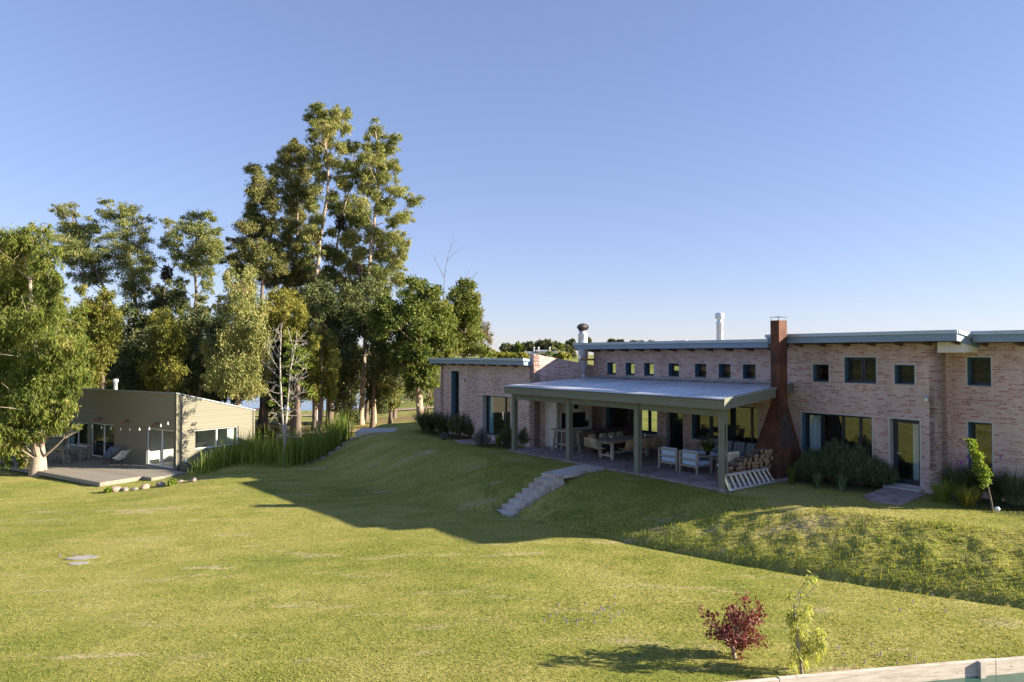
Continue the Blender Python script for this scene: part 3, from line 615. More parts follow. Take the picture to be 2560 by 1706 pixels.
# veranda
vr = MB(); nx = 1140; V = []; XL = -14.10
yF, yB, zF, zB = -5.56, -0.012, 2.825, 3.13
rows = 5; idx = []
for j in range(rows+1):
    v_ = j/rows; y = yF+(yB-yF)*v_; xr = -2.40 + (-3.50+2.40)*v_
    for i in range(nx+1):
        x = XL+(xr-XL)*i/nx; wz = 0.011*math.sin(2*math.pi*x/0.076); vr.v.append((x, y, zF+(zB-zF)*v_+wz))
for j in range(rows):
    for i in range(nx):
        a = j*(nx+1)+i; vr.f.append((a, a+1, a+nx+2, a+nx+1)); vr.m.append(0); vr.sm.append(True)
vroof = vr.build('veranda_roof', M['zinc'], HOUSE)
sol = vroof.modifiers.new('thickness', 'SOLIDIFY'); sol.thickness = 0.004; sol.offset = -1
fl_ = MB(); fl_.hexa([(-14.17,-0.16,3.135),(-3.6,-0.16,3.135),(-3.6,-0.004,3.135),(-14.17,-0.004,3.135),(-14.17,-0.16,3.15),(-3.6,-0.16,3.15),(-3.6,-0.004,3.22),(-14.17,-0.004,3.22)]); fl_.build('flashing', M['concrete'], HOUSE)
fa = MB(); fa.box(-14.05, -2.46, -5.47, -5.43, 2.50, 2.70); fa.box(-14.05, -2.46, -5.485, -5.44, 2.70, 2.79); fa.build('fascia', M['green_wood_h'], HOUSE)
def sidef(y): return -2.44 + (-3.52+2.44)*(y+5.47)/5.47
sf = MB()
for (ya, yb) in ((-5.485, -1.62), (-1.02, -0.01)):
    za, zb = 0.055*(ya+5.47), 0.055*(yb+5.47); xa, xb = sidef(ya), sidef(yb)
    sf.hexa([(xa-0.045,ya,2.50+za),(xa,ya,2.50+za),(xb,yb,2.50+zb),(xb-0.045,yb,2.50+zb),(xa-0.045,ya,2.72+za),(xa,ya,2.72+za),(xb,yb,2.72+zb),(xb-0.045,yb,2.72+zb)])
    sf.hexa([(xa-0.035,ya-0.005,2.722+za),(xa+0.012,ya-0.005,2.722+za),(xb+0.012,yb,2.722+zb),(xb-0.035,yb,2.722+zb),(xa-0.035,ya-0.005,2.86+za),(xa+0.012,ya-0.005,2.86+za),(xb+0.012,yb,2.86+zb),(xb-0.035,yb,2.86+zb)])
sf.build('fascia', M['green_wood_h'], HOUSE)
bm_ = MB(); posts = (-13.87, -10.21, -6.49, -2.85); PY = -5.02
for a, b in zip(posts[:-1], posts[1:]): bm_.box(a+0.10, b-0.10, PY-0.05, PY+0.05, 2.24, 2.45)
bm_.box(-14.0, -2.75, PY-0.10, PY+0.10, 2.452, 2.60); bm_.build('beam', M['green_wood_h'], HOUSE, 0.006)
rf = MB()
for i in range(13):
    x = -13.95+i*0.9; ye = -0.02 if x < -3.7 else -2.3; dz = 0.0555*(ye+5.42); rf.hexa([(x-0.03,-5.42,2.62),(x+0.03,-5.42,2.62),(x+0.03,ye,2.62+dz),(x-0.03,ye,2.62+dz),(x-0.03,-5.42,2.76),(x+0.03,-5.42,2.76),(x+0.03,ye,2.76+dz),(x-0.03,ye,2.76+dz)])
rf.hexa([(-14.05,-5.42,2.765),(-2.6,-5.42,2.765),(-3.6,-0.02,3.065),(-14.05,-0.02,3.065),(-14.05,-5.42,2.785),(-2.6,-5.42,2.785),(-3.6,-0.02,3.085),(-14.05,-0.02,3.085)])
rf.build('rafter', M['counter_wood'], HOUSE)
for px_ in posts:
    mb = MB(); h = 2.45
    mb.box(px_-0.10, px_+0.10, PY-0.10, PY-0.03, 0.0, h); mb.box(px_-0.10, px_+0.10, PY+0.03, PY+0.10, 0.0, h)
    for za, zb in ((0.0,0.42),(0.98,1.22),(2.02,2.45)): mb.box(px_-0.098, px_+0.098, PY-0.031, PY+0.031, za+0.002, zb-0.002)
    mb.box(px_-0.06, px_+0.06, PY-0.03, PY+0.03, 0.40, 2.05); mb.build('post', M['green_wood'], HOUSE)
pt = MB(); pt.box(-14.17, -2.70, -5.16, -0.002, -0.22, 0.0); o = tag(pt.build('patio', M['paver'], None, 0), kind='structure'); o.location = HOUSE.location; o.rotation_euler = HOUSE.rotation_euler

# rusty chimney with a flared hood
ch = MB(); sx0, sx1, sy0, sy1 = -3.47, -3.13, -1.5, -1.02; bx0, bx1, by0, by1 = -3.95, -2.80, -2.2, -0.45
zk, zt = 2.50, 5.40
P0 = [(bx0,by0,-0.1),(bx1,by0,-0.1),(bx1,by1,-0.1),(bx0,by1,-0.1)]; P05 = [(bx0+0.02,by0+0.02,0.30),(bx1-0.02,by0+0.02,0.30),(bx1-0.02,by1-0.02,0.30),(bx0+0.02,by1-0.02,0.30)]
P1 = [(sx0,sy0,zk),(sx1,sy0,zk),(sx1,sy1,zk),(sx0,sy1,zk)]; P2 = [(a,b,zt) for a,b,_ in P1]
for A_, B_ in ((P0,P05),(P05,P1),(P1,P2)):
    for i in range(4): ch.quad(A_[i], A_[(i+1)%4], B_[(i+1)%4], B_[i], 0)
ch.quad(*P2); chim = ch.build('chimney', [M['corten']], HOUSE)
sc_ = MB(); rnd = random.Random(4)       # heat-blackened scale on the right face of the hood
def onface(u, t):
    a = Vector(P05[1]).lerp(Vector(P05[2]), u); b = Vector(P1[1]).lerp(Vector(P1[2]), u); return a.lerp(b, t) + Vector((0.004, 0, 0.001))
outl = []
for i in range(26):
    an = 2*math.pi*i/26; rr = 1+0.22*rnd.uniform(-1, 1); outl.append(onface(0.48+0.40*rr*math.cos(an), 0.56+0.27*rr*math.sin(an)))
k = len(sc_.v); sc_.v += [tuple(onface(0.48, 0.56))]+[tuple(q) for q in outl]
for i in range(26): sc_.f.append((k, k+1+i, k+1+(i+1)%26)); sc_.m.append(0); sc_.sm.append(False)
sc_.build('scorch_mark', M['scorch'], chim)
cpn = MB(); 
for a, b in ((sx0+0.02,sy0+0.02),(sx1-0.02,sy0+0.02),(sx1-0.02,sy1-0.02),(sx0+0.02,sy1-0.02)): cpn.tube([(a,b,zt-0.01),(a,b,zt+0.12)], 0.010, 6)
mx_, my_ = (sx0+sx1)/2, (sy0+sy1)/2; k = len(cpn.v); cpn.v += [(sx0-0.05,sy0-0.05,zt+0.12),(sx1+0.05,sy0-0.05,zt+0.12),(sx1+0.05,sy1+0.05,zt+0.12),(sx0-0.05,sy1+0.05,zt+0.12),(mx_,my_,zt+0.155)]
for f in ((0,1,4),(1,2,4),(2,3,4),(3,0,4),(3,2,1,0)): cpn.f.append(tuple(k+i for i in f)); cpn.m.append(0); cpn.sm.append(False)
cpn.build('chimney_cap', M['cap_metal'], chim)

# galvanised flue with a turbine vent, and a second flue behind
fx, fy = -14.62, -0.62
fl1 = MB(); fl1.lathe([(0.30,3.05),(0.24,3.12),(0.15,3.14),(0.15,3.34),(0.215,3.345),(0.215,3.56),(0.225,3.565),(0.225,5.16),(0.23,5.17),(0.23,5.20),(0.18,5.22),(0.18,5.36),(0.0,5.36)], (fx+0.35, fy, 0), 24)
fl1.box(fx+0.35-0.09, fx+0.35+0.09, fy-0.232, fy-0.215, 3.98, 4.18, 1); f1 = fl1.build('flue', [M['galv'], M['alu']], HOUSE)
tv = MB(); nb = 22
for i in range(nb):
    a0 = 2*math.pi*i/nb; pts = []
    for j in range(9):
        t = j/8; ph = math.pi*(0.10+0.80*t); rr = 0.29*math.sin(ph)**0.7; zz = 5.36+0.33*t; a = a0+0.9*t; pts.append((rr, a, zz))
    for j in range(8):
        (r0,a,z0_),(r1,b,z1_) = pts[j], pts[j+1]; wd = 0.24
        tv.quad((fx+0.35+r0*math.cos(a),fy+r0*math.sin(a),z0_),(fx+0.35+r0*0.93*math.cos(a+wd),fy+r0*0.93*math.sin(a+wd),z0_),(fx+0.35+r1*0.93*math.cos(b+wd),fy+r1*0.93*math.sin(b+wd),z1_),(fx+0.35+r1*math.cos(b),fy+r1*math.sin(b),z1_), 0, True)
tv.lathe([(0.14,5.345),(0.20,5.36),(0.22,5.39)], (fx+0.35,fy,0), 20); tv.lathe([(0.16,5.66),(0.10,5.70),(0.0,5.71)], (fx+0.35,fy,0), 20); tv.lathe([(0.15,5.37),(0.23,5.45),(0.23,5.58),(0.12,5.68)], (fx+0.35,fy,0), 20)
tv.build('turbine_vent', M['vent'], f1)
f2 = MB(); f2.lathe([(0.15,4.1),(0.15,5.62),(0.165,5.625),(0.165,5.66),(0.12,5.74),(0.12,5.82),(0.19,5.84),(0.20,5.86),(0.20,6.05),(0.17,6.09),(0.0,6.10)], (-9.04, 3.0, 0), 20); f2.build('flue', M['galv'], HOUSE)
# duct box beside the parapet
bx = MB(); bx.box(-14.16, -13.72, -0.9, -0.3, 3.92, 4.0, 0); bx.build('parapet_coping', M['terracotta'], HOUSE)

# brick landings, path and steps
def local_sheet(name, poly, z, mat, th=0.12):
    mb = MB(); n = len(poly); k = len(mb.v); mb.v += [(a,b,z) for a,b in poly]+[(a,b,z-th) for a,b in poly]
    mb.f.append(tuple(range(n))); mb.m.append(0); mb.sm.append(False)
    for i in range(n): mb.f.append((i, n+i, n+(i+1)%n, (i+1)%n)); mb.m.append(0); mb.sm.append(False)
    o = mb.build(name, mat); o.location = HOUSE.location; o.rotation_euler = HOUSE.rotation_euler; return tag(o, kind='structure')
local_sheet('brick_landing', [(0.15,-2.3),(0.75,-2.75),(1.40,-2.6),(1.15,-0.5),(0.95,-0.33),(-0.1,-0.33)], -0.075, M['paver'])
local_sheet('brick_landing', [(-18.9,-5.1),(-17.8,-5.45),(-16.9,-5.2),(-16.4,-3.75),(-18.5,-3.75)], -0.045, M['paver'])
local_sheet('garden_path', [(-8.62,-7.5),(-7.68,-7.5),(-7.72,-6.8),(-8.05,-6.1),(-8.0,-5.17),(-9.3,-5.17),(-9.0,-6.0),(-8.75,-6.8)], -0.012, M['step_brick'])
stp = thing('garden_steps', 'curving flight of brick steps climbing the shaded grass bank', 'steps', hw(-8.5, -8.3, -0.6), HZ)
rnd = random.Random(2)
for i in range(8):
    mb = MB(); y1 = -7.47-0.245*i; zt_ = -0.03-0.165*i; sx = -0.062*i; xa, xb = -8.62+sx, -7.72+sx
    mb.hexa([(xa+8.5,y1-0.26+8.3,zt_-0.40+0.6),(xb+8.5,y1-0.24+8.3,zt_-0.40+0.6),(xb+8.5,y1+0.10+8.3,zt_-0.40+0.6),(xa+8.5,y1+0.10+8.3,zt_-0.40+0.6),
             (xa+8.5+rnd.uniform(-.02,.02),y1-0.26+8.3,zt_+0.6),(xb+8.5+rnd.uniform(-.02,.02),y1-0.24+8.3,zt_+0.6),(xb+8.5,y1+0.0+8.3,zt_+0.6),(xa+8.5,y1+0.0+8.3,zt_+0.6)])
    mb.build('step', M['step_brick'], stp, 0.012)

# ------------------------------------------------------------------ timber cabin and deck
CAB = thing('timber_cabin', 'low olive timber-clad cabin with sloping roof and glass doors', 'cabin', cw(0, 0), CAZ)
CL = -12.0
chol = [(-11.62-CL, -9.10-CL, 0.50, 2.02), (-8.78-CL, -6.14-CL, 0.04, 2.06), (-2.84-CL, -0.24-CL, 0.0, 2.08)]
wall(CAB, M['siding'], (CL, 0), (0, 0), -0.3, 4.05, chol, th=0.2)
wall(CAB, M['siding'], (0, 0), (0, 4.95), -0.5, 4.05, [(1.09, 3.86, 0.92, 2.01)], th=0.2, z1b=2.84)
wall(CAB, M['siding'], (0, 4.95), (CL, 4.95), -0.5, 2.84, th=0.2)
wall(CAB, M['siding'], (CL, 4.95), (CL, 0), -0.5, 2.84, th=0.2, z1b=4.05)
rm = MB(); rm.hexa([(CL-0.04,-0.04,4.055),(0.045,-0.04,4.055),(0.045,5.0,2.82),(CL-0.04,5.0,2.82),(CL-0.04,-0.04,4.12),(0.045,-0.04,4.12),(0.045,5.0,2.885),(CL-0.04,5.0,2.885)])
rm.build('roof', M['roof_grey'], CAB)
ct = MB(); ct.box(-0.06, 0.012, -0.012, 0.06, -0.3, 4.04); ct.build('corner_trim', M['siding'], CAB); ct = MB(); ct.box(-0.06, 0.012, 4.89, 4.962, -0.5, 2.83); ct.build('corner_trim', M['siding'], CAB)
kw = dict(depth=0.13, fr=0.05, lining='siding', sur=False, fmat='white_frame')
window(CAB, -11.62, -9.10, 0.50, 2.02, 0.0, mull=(0.5,), curtains=((0.0, 0.16),), cmat='teal_cloth', **kw)
window(CAB, -8.78, -6.14, 0.04, 2.06, 0.0, mull=(0.53,), name='sliding_door', **kw)
window(CAB, -2.84, -0.24, 0.0, 2.08, 0.0, mull=(0.54,), name='sliding_door', **{**kw, 'glass': 'clear_glass'})
# wide side window: build facing +x
sw = window(CAB, 1.09, 3.86, 0.92, 2.01, 0.0, mull=(0.5,), **kw); sw.rotation_euler = (0, 0, R(90)); sw.location = (0, 0, 0)
ia = MB(); ia.box(-11.8, -3.2, 0.25, 4.7, -0.2, -0.01, 0); ia.box(-3.2, -0.25, 0.25, 4.7, -0.2, -0.011, 1); ia.box(-3.2, -3.1, 0.25, 4.7, 0, 2.8, 1); ia.box(-3.05, -0.25, 4.2, 3.28, 0, 2.9, 1); ia.build('room', [M['dark_wood'], M['white_concrete']], CAB)
dsk = MB(); dsk.box(-0.95, -0.30, 1.3, 2.4, 0.70, 0.75); dsk.box(-0.6, -0.55, 1.55, 2.15, 0.80, 1.25); dsk.box(-0.62, -0.54, 1.8, 1.9, 0.75, 0.81); dsk.build('desk', M['black'], CAB)
flu = MB(); flu.lathe([(0.11,3.6),(0.11,4.45),(0.16,4.46),(0.16,4.62),(0.13,4.66),(0.0,4.67)], (-8.3, 1.2, 0), 16); flu.build('flue', M['galv'], CAB)
for x in (-7.7, -4.72, -1.75):
    mb = MB(); z = 2.37
    mb.tube([(x,-0.005,z),(x,-0.16,z+0.05),(x,-0.30,z-0.03)], 0.018, 6); mb.lathe([(0.02,0.03),(0.06,0.0),(0.13,-0.09),(0.135,-0.10)], (x,-0.30,z-0.05), 14)
    for s in (-1, 1): mb.tube([(x,-0.02,z),(x+s*0.16,-0.05,z+0.06),(x+s*0.30,-0.05,z-0.02)], 0.014, 5); mb.tube([(x,-0.02,z),(x+s*0.13,-0.05,z-0.09),(x+s*0.22,-0.05,z-0.06)], 0.012, 5)
    mb.build('wall_lamp', M['terracotta'], CAB)
eb = MB(); eb.box(0.002, 0.09, 0.46, 0.60, 0.33, 0.50); eb.build('outlet_box', M['white_frame'], CAB, 0.01)
DK = thing('timber_deck', 'weathered timber deck in front of the cabin', 'deck', cw(-5, -2), CAZ)
db = MB()
for (a, b, c, d) in ((-15.5, 0.42, -4.15, -2.08), (-15.5, 1.25, -2.08, -0.2), (-15.5, -0.01, -0.2, -0.01)): db.box(a+5, b+5, c+2, d+2, -0.05, 0.0)
o = db.build('boards', M['deck_wood'], DK)
o.data.materials[0] = M['deck_wood']
db = MB(); db.box(-15.5+5, 0.425+5, -4.17+2, -4.151+2, -0.20, -0.003); db.box(0.421+5, 0.44+5, -4.15+2, -2.10+2, -0.20, -0.003); db.box(0.42+5, 1.265+5, -2.10+2, -2.081+2, -0.20, -0.003); db.box(1.251+5, 1.27+5, -2.08+2, -0.2+2, -0.20, -0.003)
db.build('skirting', M['deck_wood'], DK)

def place(o, x, y, z=0.0, rz=0.0, frame='h'):
    f, a = (hw, HZ) if frame == 'h' else (cw, CAZ)
    o.location = f(x, y, z); o.rotation_euler = (0, 0, a+rz); return o

# string of lamps along the cabin front
SL = thing('string_lights', 'string of pear-shaped bulbs hung along the cabin front', 'string lights', cw(-3, -1.0, 0), CAZ)
bp = [(-6.65,2.02),(-5.6,2.0),(-4.6,2.01),(-3.62,2.02),(-2.7,2.06),(-1.78,2.12),(-0.85,2.2),(0.2,2.42),(0.85,2.56)]
mb = MB(); mb.tube([(-7.8+3,0,2.14)]+[(x+3,0.02*math.sin(x*5),z+0.13) for x, z in bp]+[(1.4+3,0,2.75)], 0.006, 5); mb.build('cable', M['black'], SL)
for x, z in bp:
    mb = MB(); mb.lathe([(0.018,0.12),(0.02,0.06),(0.045,0.01),(0.04,-0.03),(0.0,-0.05)], (x+3, 0, z), 10); mb.build('bulb', M['lamp_glass'], SL)

# deck furniture
def slat_bench(name, label, L, x, y, rz, group, cat='bench', seats=True):
    t = thing(name, label, cat, group=group); place(t, x, y, 0, rz, 'c'); h = 0.44
    s = MB()
    for k in range(3): s.box(-L/2, L/2, -0.19+k*0.135, -0.075+k*0.135, h-0.03, h)
    s.build('seat', M['grey_wood'], t); b = MB(); b.bar((-L/2,0.215,0.80),(L/2,0.215,0.80),0.03,0.12); b.bar((-L/2,0.205,0.60),(L/2,0.205,0.60),0.025,0.07); b.build('backrest', M['grey_wood'], t)
    for sx in (-L/2+0.04, L/2-0.04):
        g = MB(); g.box(sx-0.035, sx+0.035, -0.19, -0.12, 0, h-0.032); g.build('leg', M['grey_wood'], t)
        g = MB(); g.bar((sx,0.15,0),(sx,0.24,0.86),0.07,0.06, up=(1,0,0)); g.build('leg', M['grey_wood'], t)
        g = MB(); g.box(sx-0.02, sx+0.02, -0.119, 0.13, 0.13, 0.18); g.build('stretcher', M['grey_wood'], t)
    return t
tt = thing('garden_table', 'grey timber table between the benches on the cabin deck', 'table'); place(tt, -8.35, -1.45, 0, 0, 'c')
mb = MB(); [mb.box(-0.75, 0.75, -0.42+k*0.142, -0.29+k*0.142, 0.72, 0.755) for k in range(6)]; mb.box(-0.68,0.68,-0.36,-0.32,0.64,0.715); mb.box(-0.68,0.68,0.32,0.36,0.64,0.715); mb.build('tabletop', M['grey_wood'], tt)
for a in (-0.65, 0.65):
    for b in (-0.34, 0.34): mb = MB(); mb.box(a-0.045, a+0.045, b-0.045, b+0.045, 0, 0.718); mb.build('leg', M['grey_wood'], tt)
slat_bench('garden_bench', 'grey slatted bench with its back to the lawn, near side of the deck table', 1.2, -7.75, -2.15, R(180)+R(8), 'benches on the deck')
slat_bench('garden_bench', 'grey slatted bench against the cabin window, behind the deck table', 1.6, -8.6, -0.72, 0, 'benches on the deck')
slat_bench('garden_chair', 'grey slatted garden chair at the deck table, half behind the pale trunk', 0.55, -9.05, -2.35, R(175), 'benches on the deck', 'chair')
for k, (x, y, lab) in enumerate(((-8.75,-1.3,'small pale jar on the deck table nearer the trunk'), (-8.1,-1.55,'small pale jar on the deck table nearer the glass door'))):
    mb = MB(); mb.lathe([(0.0,0.0),(0.06,0.0),(0.07,0.06),(0.055,0.13),(0.045,0.15)], (0,0,0), 12); o = tag(mb.build('jar', M['cream_cloth']), lab, 'jar', 'jars on the deck table'); place(o, x, y, 0.757, 0, 'c')
def butterfly(label, x, y, rz, mat):
    t = thing('butterfly_chair', label, 'chair', group='sling chairs on the deck'); place(t, x, y, 0, rz, 'c')
    fr = MB(); hi = [(-0.36,0.36,0.92),(0.36,0.36,0.92)]; lo = [(-0.32,-0.34,0.50),(0.32,-0.34,0.50)]; ft = [(-0.33,0.28,0.01),(0.33,0.28,0.01),(-0.28,-0.28,0.01),(0.28,-0.28,0.01)]
    for p, q in ((hi[0],ft[3]),(hi[1],ft[2]),(lo[0],ft[1]),(lo[1],ft[0]),(ft[0],ft[1]),(ft[2],ft[3])): fr.tube([p, q], 0.010, 6)
    fr.build('frame', M['black'], t)
    sl = MB(); n = 10
    def S(u, v):       # u across, v from front to back
        hx = (0.32+0.04*v)*(2*u-1); yy = -0.34+0.70*v; base = 0.50+(0.92-0.50)*v; sag = 0.34*math.sin(math.pi*min(1, 0.12+0.80*v))*math.sin(math.pi*u)**0.6 if 0 < u < 1 else 0
        return (hx, yy-0.0, base - sag*(1.0-0.55*v) - 0.10*math.sin(math.pi*v)*(1-v))
    for i in range(n):
        for j in range(n): sl.quad(S(i/n,j/n), S((i+1)/n,j/n), S((i+1)/n,(j+1)/n), S(i/n,(j+1)/n), 0, True)
    o = sl.build('sling', M[mat], t); m_ = o.modifiers.new('thickness', 'SOLIDIFY'); m_.thickness = 0.008; return t
butterfly('grey butterfly chair on the deck in front of the glass door', -5.05, -0.75, R(20), 'grey_sling')
butterfly('white butterfly chair on the deck beside the bare timber wall', -3.7, -0.85, R(-75), 'white_cloth')

# ------------------------------------------------------------------ veranda furniture
def rattan_chair(label, x, y, rz, style):
    t = thing('rattan_chair', label, 'chair', group='rattan chairs round the dining table'); place(t, x, y, 0, rz)
    def prof(v):       # v 0 front edge .. 1 top of back ; returns y, z
        P = [(-0.24,0.455),(-0.12,0.435),(0.06,0.43),(0.17,0.47),(0.225,0.60),(0.26,0.74),(0.285,0.85)]
        q = v*(len(P)-1); i = min(int(q), len(P)-2); f = q-i; return (P[i][0]*(1-f)+P[i+1][0]*f, P[i][1]*(1-f)+P[i+1][1]*f)
    def pt(u, v):
        y_, z_ = prof(v); wd = 0.235*(1-0.25*max(0, v-0.7)/0.3); curl = 0.05*u*u; return (u*wd, y_-curl*(1 if v > 0.5 else 0), z_+(0.045*u*u if v < 0.6 else 0))
    s = MB()
    if style == 'ribs':
        for i in range(13):
            u = -1+2*i/12; s.tube([pt(u, v/10) for v in range(11)], 0.010, 5)
        for v in (0.0, 0.33, 1.0): s.tube([pt(-1+2*k/8, v) for k in range(9)], 0.012, 5)
        s.build('seat_shell', M['rattan'], t)
    else:
        for i in range(8):
            for j in range(14): s.quad(pt(-1+i/4, j/14), pt(-1+(i+1)/4, j/14), pt(-1+(i+1)/4, (j+1)/14), pt(-1+i/4, (j+1)/14), 0, True)
        o = s.build('seat_shell', M['wicker'], t); m_ = o.modifiers.new('thickness', 'SOLIDIFY'); m_.thickness = 0.022
    for sx in (-1, 1):
        for (y0_, y1_) in ((-0.14,-0.20),(0.10,0.22)):
            l = MB(); l.tube([(sx*0.15,y0_,0.43),(sx*0.21,y1_,0.0)], 0.009, 6); l.build('leg', M['black'], t)
    return t
rattan_chair('pale slatted rattan chair at the near table end, left one', -10.02, -3.98, R(180)+R(12), 'ribs')
rattan_chair('pale slatted rattan chair at the near table end, right one', -9.50, -4.12, R(180)-R(10), 'ribs')
for i, (y, lab) in enumerate(((-3.35,'pale slatted chair on the grill side of the table, nearest the lawn'),(-2.75,'pale slatted chair on the grill side of the table, second from the lawn'),(-2.25,'pale slatted chair on the grill side of the table, third from the lawn'),(-1.75,'pale slatted chair on the grill side of the table, nearest the house wall'))):
    rattan_chair(lab, -10.45, y, R(90), 'ribs')
for i, (y, lab) in enumerate(((-3.30,'tan woven chair on the armchair side of the table, left of the post'),(-2.45,'tan woven chair on the armchair side of the table, just right of the post'),(-1.85,'tan woven chair on the armchair side of the table, nearest the house door'))):
    rattan_chair(lab, -8.72, y, R(-90)-R(6), 'woven')
dt = thing('dining_table', 'long grey trestle dining table on the brick patio', 'table'); place(dt, -9.58, -2.6)
mb = MB(); [mb.box(-0.53+k*0.178, -0.53+k*0.178+0.170, -1.45, 1.45, 0.715, 0.76) for k in range(6)]; mb.build('tabletop', M['grey_wood'], dt, 0.004)
for s in (-1, 1):
    mb = MB(); y = s*1.0
    for sx in (-1, 1): mb.box(sx*0.34-0.05, sx*0.34+0.05, y-0.05, y+0.05, 0.0, 0.71)
    mb.box(-0.29, 0.29, y-0.03, y+0.03, 0.10, 0.18); mb.box(-0.29, 0.29, y-0.03, y+0.03, 0.62, 0.70); mb.build('trestle', M['pale_wood'], dt)
mb = MB(); mb.box(-0.04, 0.04, -0.96, 0.96, 0.182, 0.25); mb.build('stretcher', M['pale_wood'], dt)
for (x, y, lab, ht) in ((-9.85,-3.05,'small glass on the dining table near the pale chairs',0.10),(-9.35,-2.2,'clear glass in the middle of the dining table',0.13),(-9.25,-1.7,'tall clear glass toward the wall end of the dining table',0.15)):
    mb = MB(); mb.lathe([(0.0,0.002),(0.032,0.002),(0.038,ht),(0.034,ht),(0.029,0.012),(0.0,0.012)], (0,0,0), 12); o = tag(mb.build('drinking_glass', M['lamp_glass']), lab, 'glass', 'glasses on the dining table'); place(o, x, y, 0.761)
bt = thing('bar_table', 'tall rustic timber table standing in front of the grill niche', 'table'); place(bt, -12.1, -3.55)
mb = MB(); [mb.box(-0.72, 0.72, -0.30+k*0.155, -0.152+k*0.155, 0.89, 0.95) for k in range(4)]; mb.build('tabletop', M['grey_wood'], bt, 0.005)
for s in (-1, 1):
    for q in (-1, 1): mb = MB(); mb.bar((s*0.50,q*0.20,0.885),(s*0.60,q*0.27,0.0),0.08,0.08, up=(0,1,0)); mb.build('leg', M['grey_wood'], bt)
mb = MB(); mb.box(-0.50, 0.50, -0.03, 0.03, 0.26, 0.33); [mb.box(s*0.55-0.03, s*0.55+0.03, -0.20, 0.20, 0.25, 0.32) for s in (-1, 1)]; mb.build('stretcher', M['grey_wood'], bt)
ctr = thing('bar_counter', 'dark counter with a reddish board front beside the grill', 'counter'); place(ctr, -11.45, -1.9)
mb = MB(); mb.box(-0.35, 0.32, -0.95, 1.75, 0.0, 0.86); mb.build('board_front', M['counter_wood'], ctr); mb = MB(); mb.box(-0.42, 0.40, -1.02, 1.8, 0.862, 0.91); mb.build('worktop', M['dark_wood'], ctr, 0.006)
for s, (x, lab) in enumerate(((-6.33, 'grey armchair with blue cushions left of its twin'), (-5.34, 'grey armchair with blue cushions right of its twin'))):
    t = thing('armchair', lab, 'armchair', group='blue cushioned armchairs'); place(t, x, -3.28, 0, R(180)+R(3 if s == 0 else -4)); wd = 0.40
    for sx in (-1, 1):
        for (y, h) in ((0.36,0.76),(-0.36,0.60)): mb = MB(); mb.box(sx*wd-0.03, sx*wd+0.03, y-0.035, y+0.035, 0, h); mb.build('leg', M['grey_wood'], t)
        mb = MB(); mb.box(sx*wd-0.038, sx*wd+0.038, -0.40, 0.32, 0.602, 0.635); mb.build('armrest', M['grey_wood'], t)
    mb = MB()
    for z in (0.74, 0.50): mb.box(-wd+0.031, wd-0.031, 0.335, 0.375, z-0.03, z+0.02)
    mb.box(-wd+0.031, wd-0.031, 0.33, 0.38, 0.22, 0.28); mb.box(-wd+0.031, wd-0.031, -0.38, -0.33, 0.22, 0.28); mb.box(-wd+0.02, wd-0.02, -0.328, 0.328, 0.245, 0.27); mb.build('frame', M['grey_wood'], t)
    mb = MB(); mb.box(-wd+0.045, wd-0.045, -0.38, 0.325, 0.275, 0.43); mb.build('seat_cushion', M['blue_cloth'], t, 0.04)
    mb = MB(); mb.hexa([(-wd+0.05,0.16,0.43),(wd-0.05,0.16,0.43),(wd-0.05,0.33,0.43),(-wd+0.05,0.33,0.43),(-wd+0.05,0.22,0.80),(wd-0.05,0.22,0.80),(wd-0.05,0.333,0.80),(-wd+0.05,0.333,0.80)]); mb.build('back_cushion', M['blue_cloth'], t, 0.04)
def stripes():
    m = NT('striped_cloth'); o = m.coord(); sep = m.n('ShaderNodeSeparateXYZ'); m.l(o, sep.inputs[0]); f = m.math('FRACT', m.math('MULTIPLY', sep.outputs[0], 9.0))
    m.col(m.ramp(f, [(0.0, (0.40, 0.44, 0.46)), (0.45, (0.40, 0.44, 0.46)), (0.5, (0.10, 0.12, 0.14)), (0.95, (0.10, 0.12, 0.14))])); m.p.inputs['Roughness'].default_value = 0.95; return m.mat
M['stripe'] = stripes()
so = thing('sofa', 'grey timber sofa with blue seat and striped back cushions under the window', 'sofa'); place(so, -5.75, -0.75)
for sx in (-1.25, 1.25):
    for (y, h) in ((0.36,0.70),(-0.36,0.60)): mb = MB(); mb.box(sx-0.03, sx+0.03, y-0.035, y+0.035, 0, h); mb.build('leg', M['grey_wood'], so)
    mb = MB(); mb.box(sx-0.038, sx+0.038, -0.40, 0.32, 0.602, 0.635); mb.build('armrest', M['grey_wood'], so)
mb = MB(); mb.box(-1.21,1.21,0.34,0.38,0.60,0.69); mb.box(-1.21,1.21,-0.38,-0.33,0.20,0.27); mb.box(-1.21,1.21,-0.325,0.335,0.235,0.26); mb.build('frame', M['grey_wood'], so)
for k in range(3): mb = MB(); mb.box(-1.2+k*0.8+0.008, -0.4+k*0.8-0.008, -0.38, 0.30, 0.27, 0.42); mb.build('seat_cushion', M['blue_cloth'], so, 0.04)
for k in range(4): mb = MB(); x0 = -1.18+k*0.59; mb.hexa([(x0+0.01,0.08,0.425),(x0+0.58,0.08,0.425),(x0+0.58,0.25,0.425),(x0+0.01,0.25,0.425),(x0+0.03,0.19,0.86),(x0+0.56,0.19,0.86),(x0+0.56,0.32,0.86),(x0+0.03,0.32,0.86)]); mb.build('back_cushion', M['stripe'], so, 0.05)
cf = thing('coffee_table', 'low grey table in front of the sofa', 'table'); place(cf, -5.75, -1.95)
mb = MB(); [mb.box(-0.55, 0.55, -0.30+k*0.15, -0.155+k*0.15, 0.36, 0.40) for k in range(4)]; mb.build('tabletop', M['grey_wood'], cf)
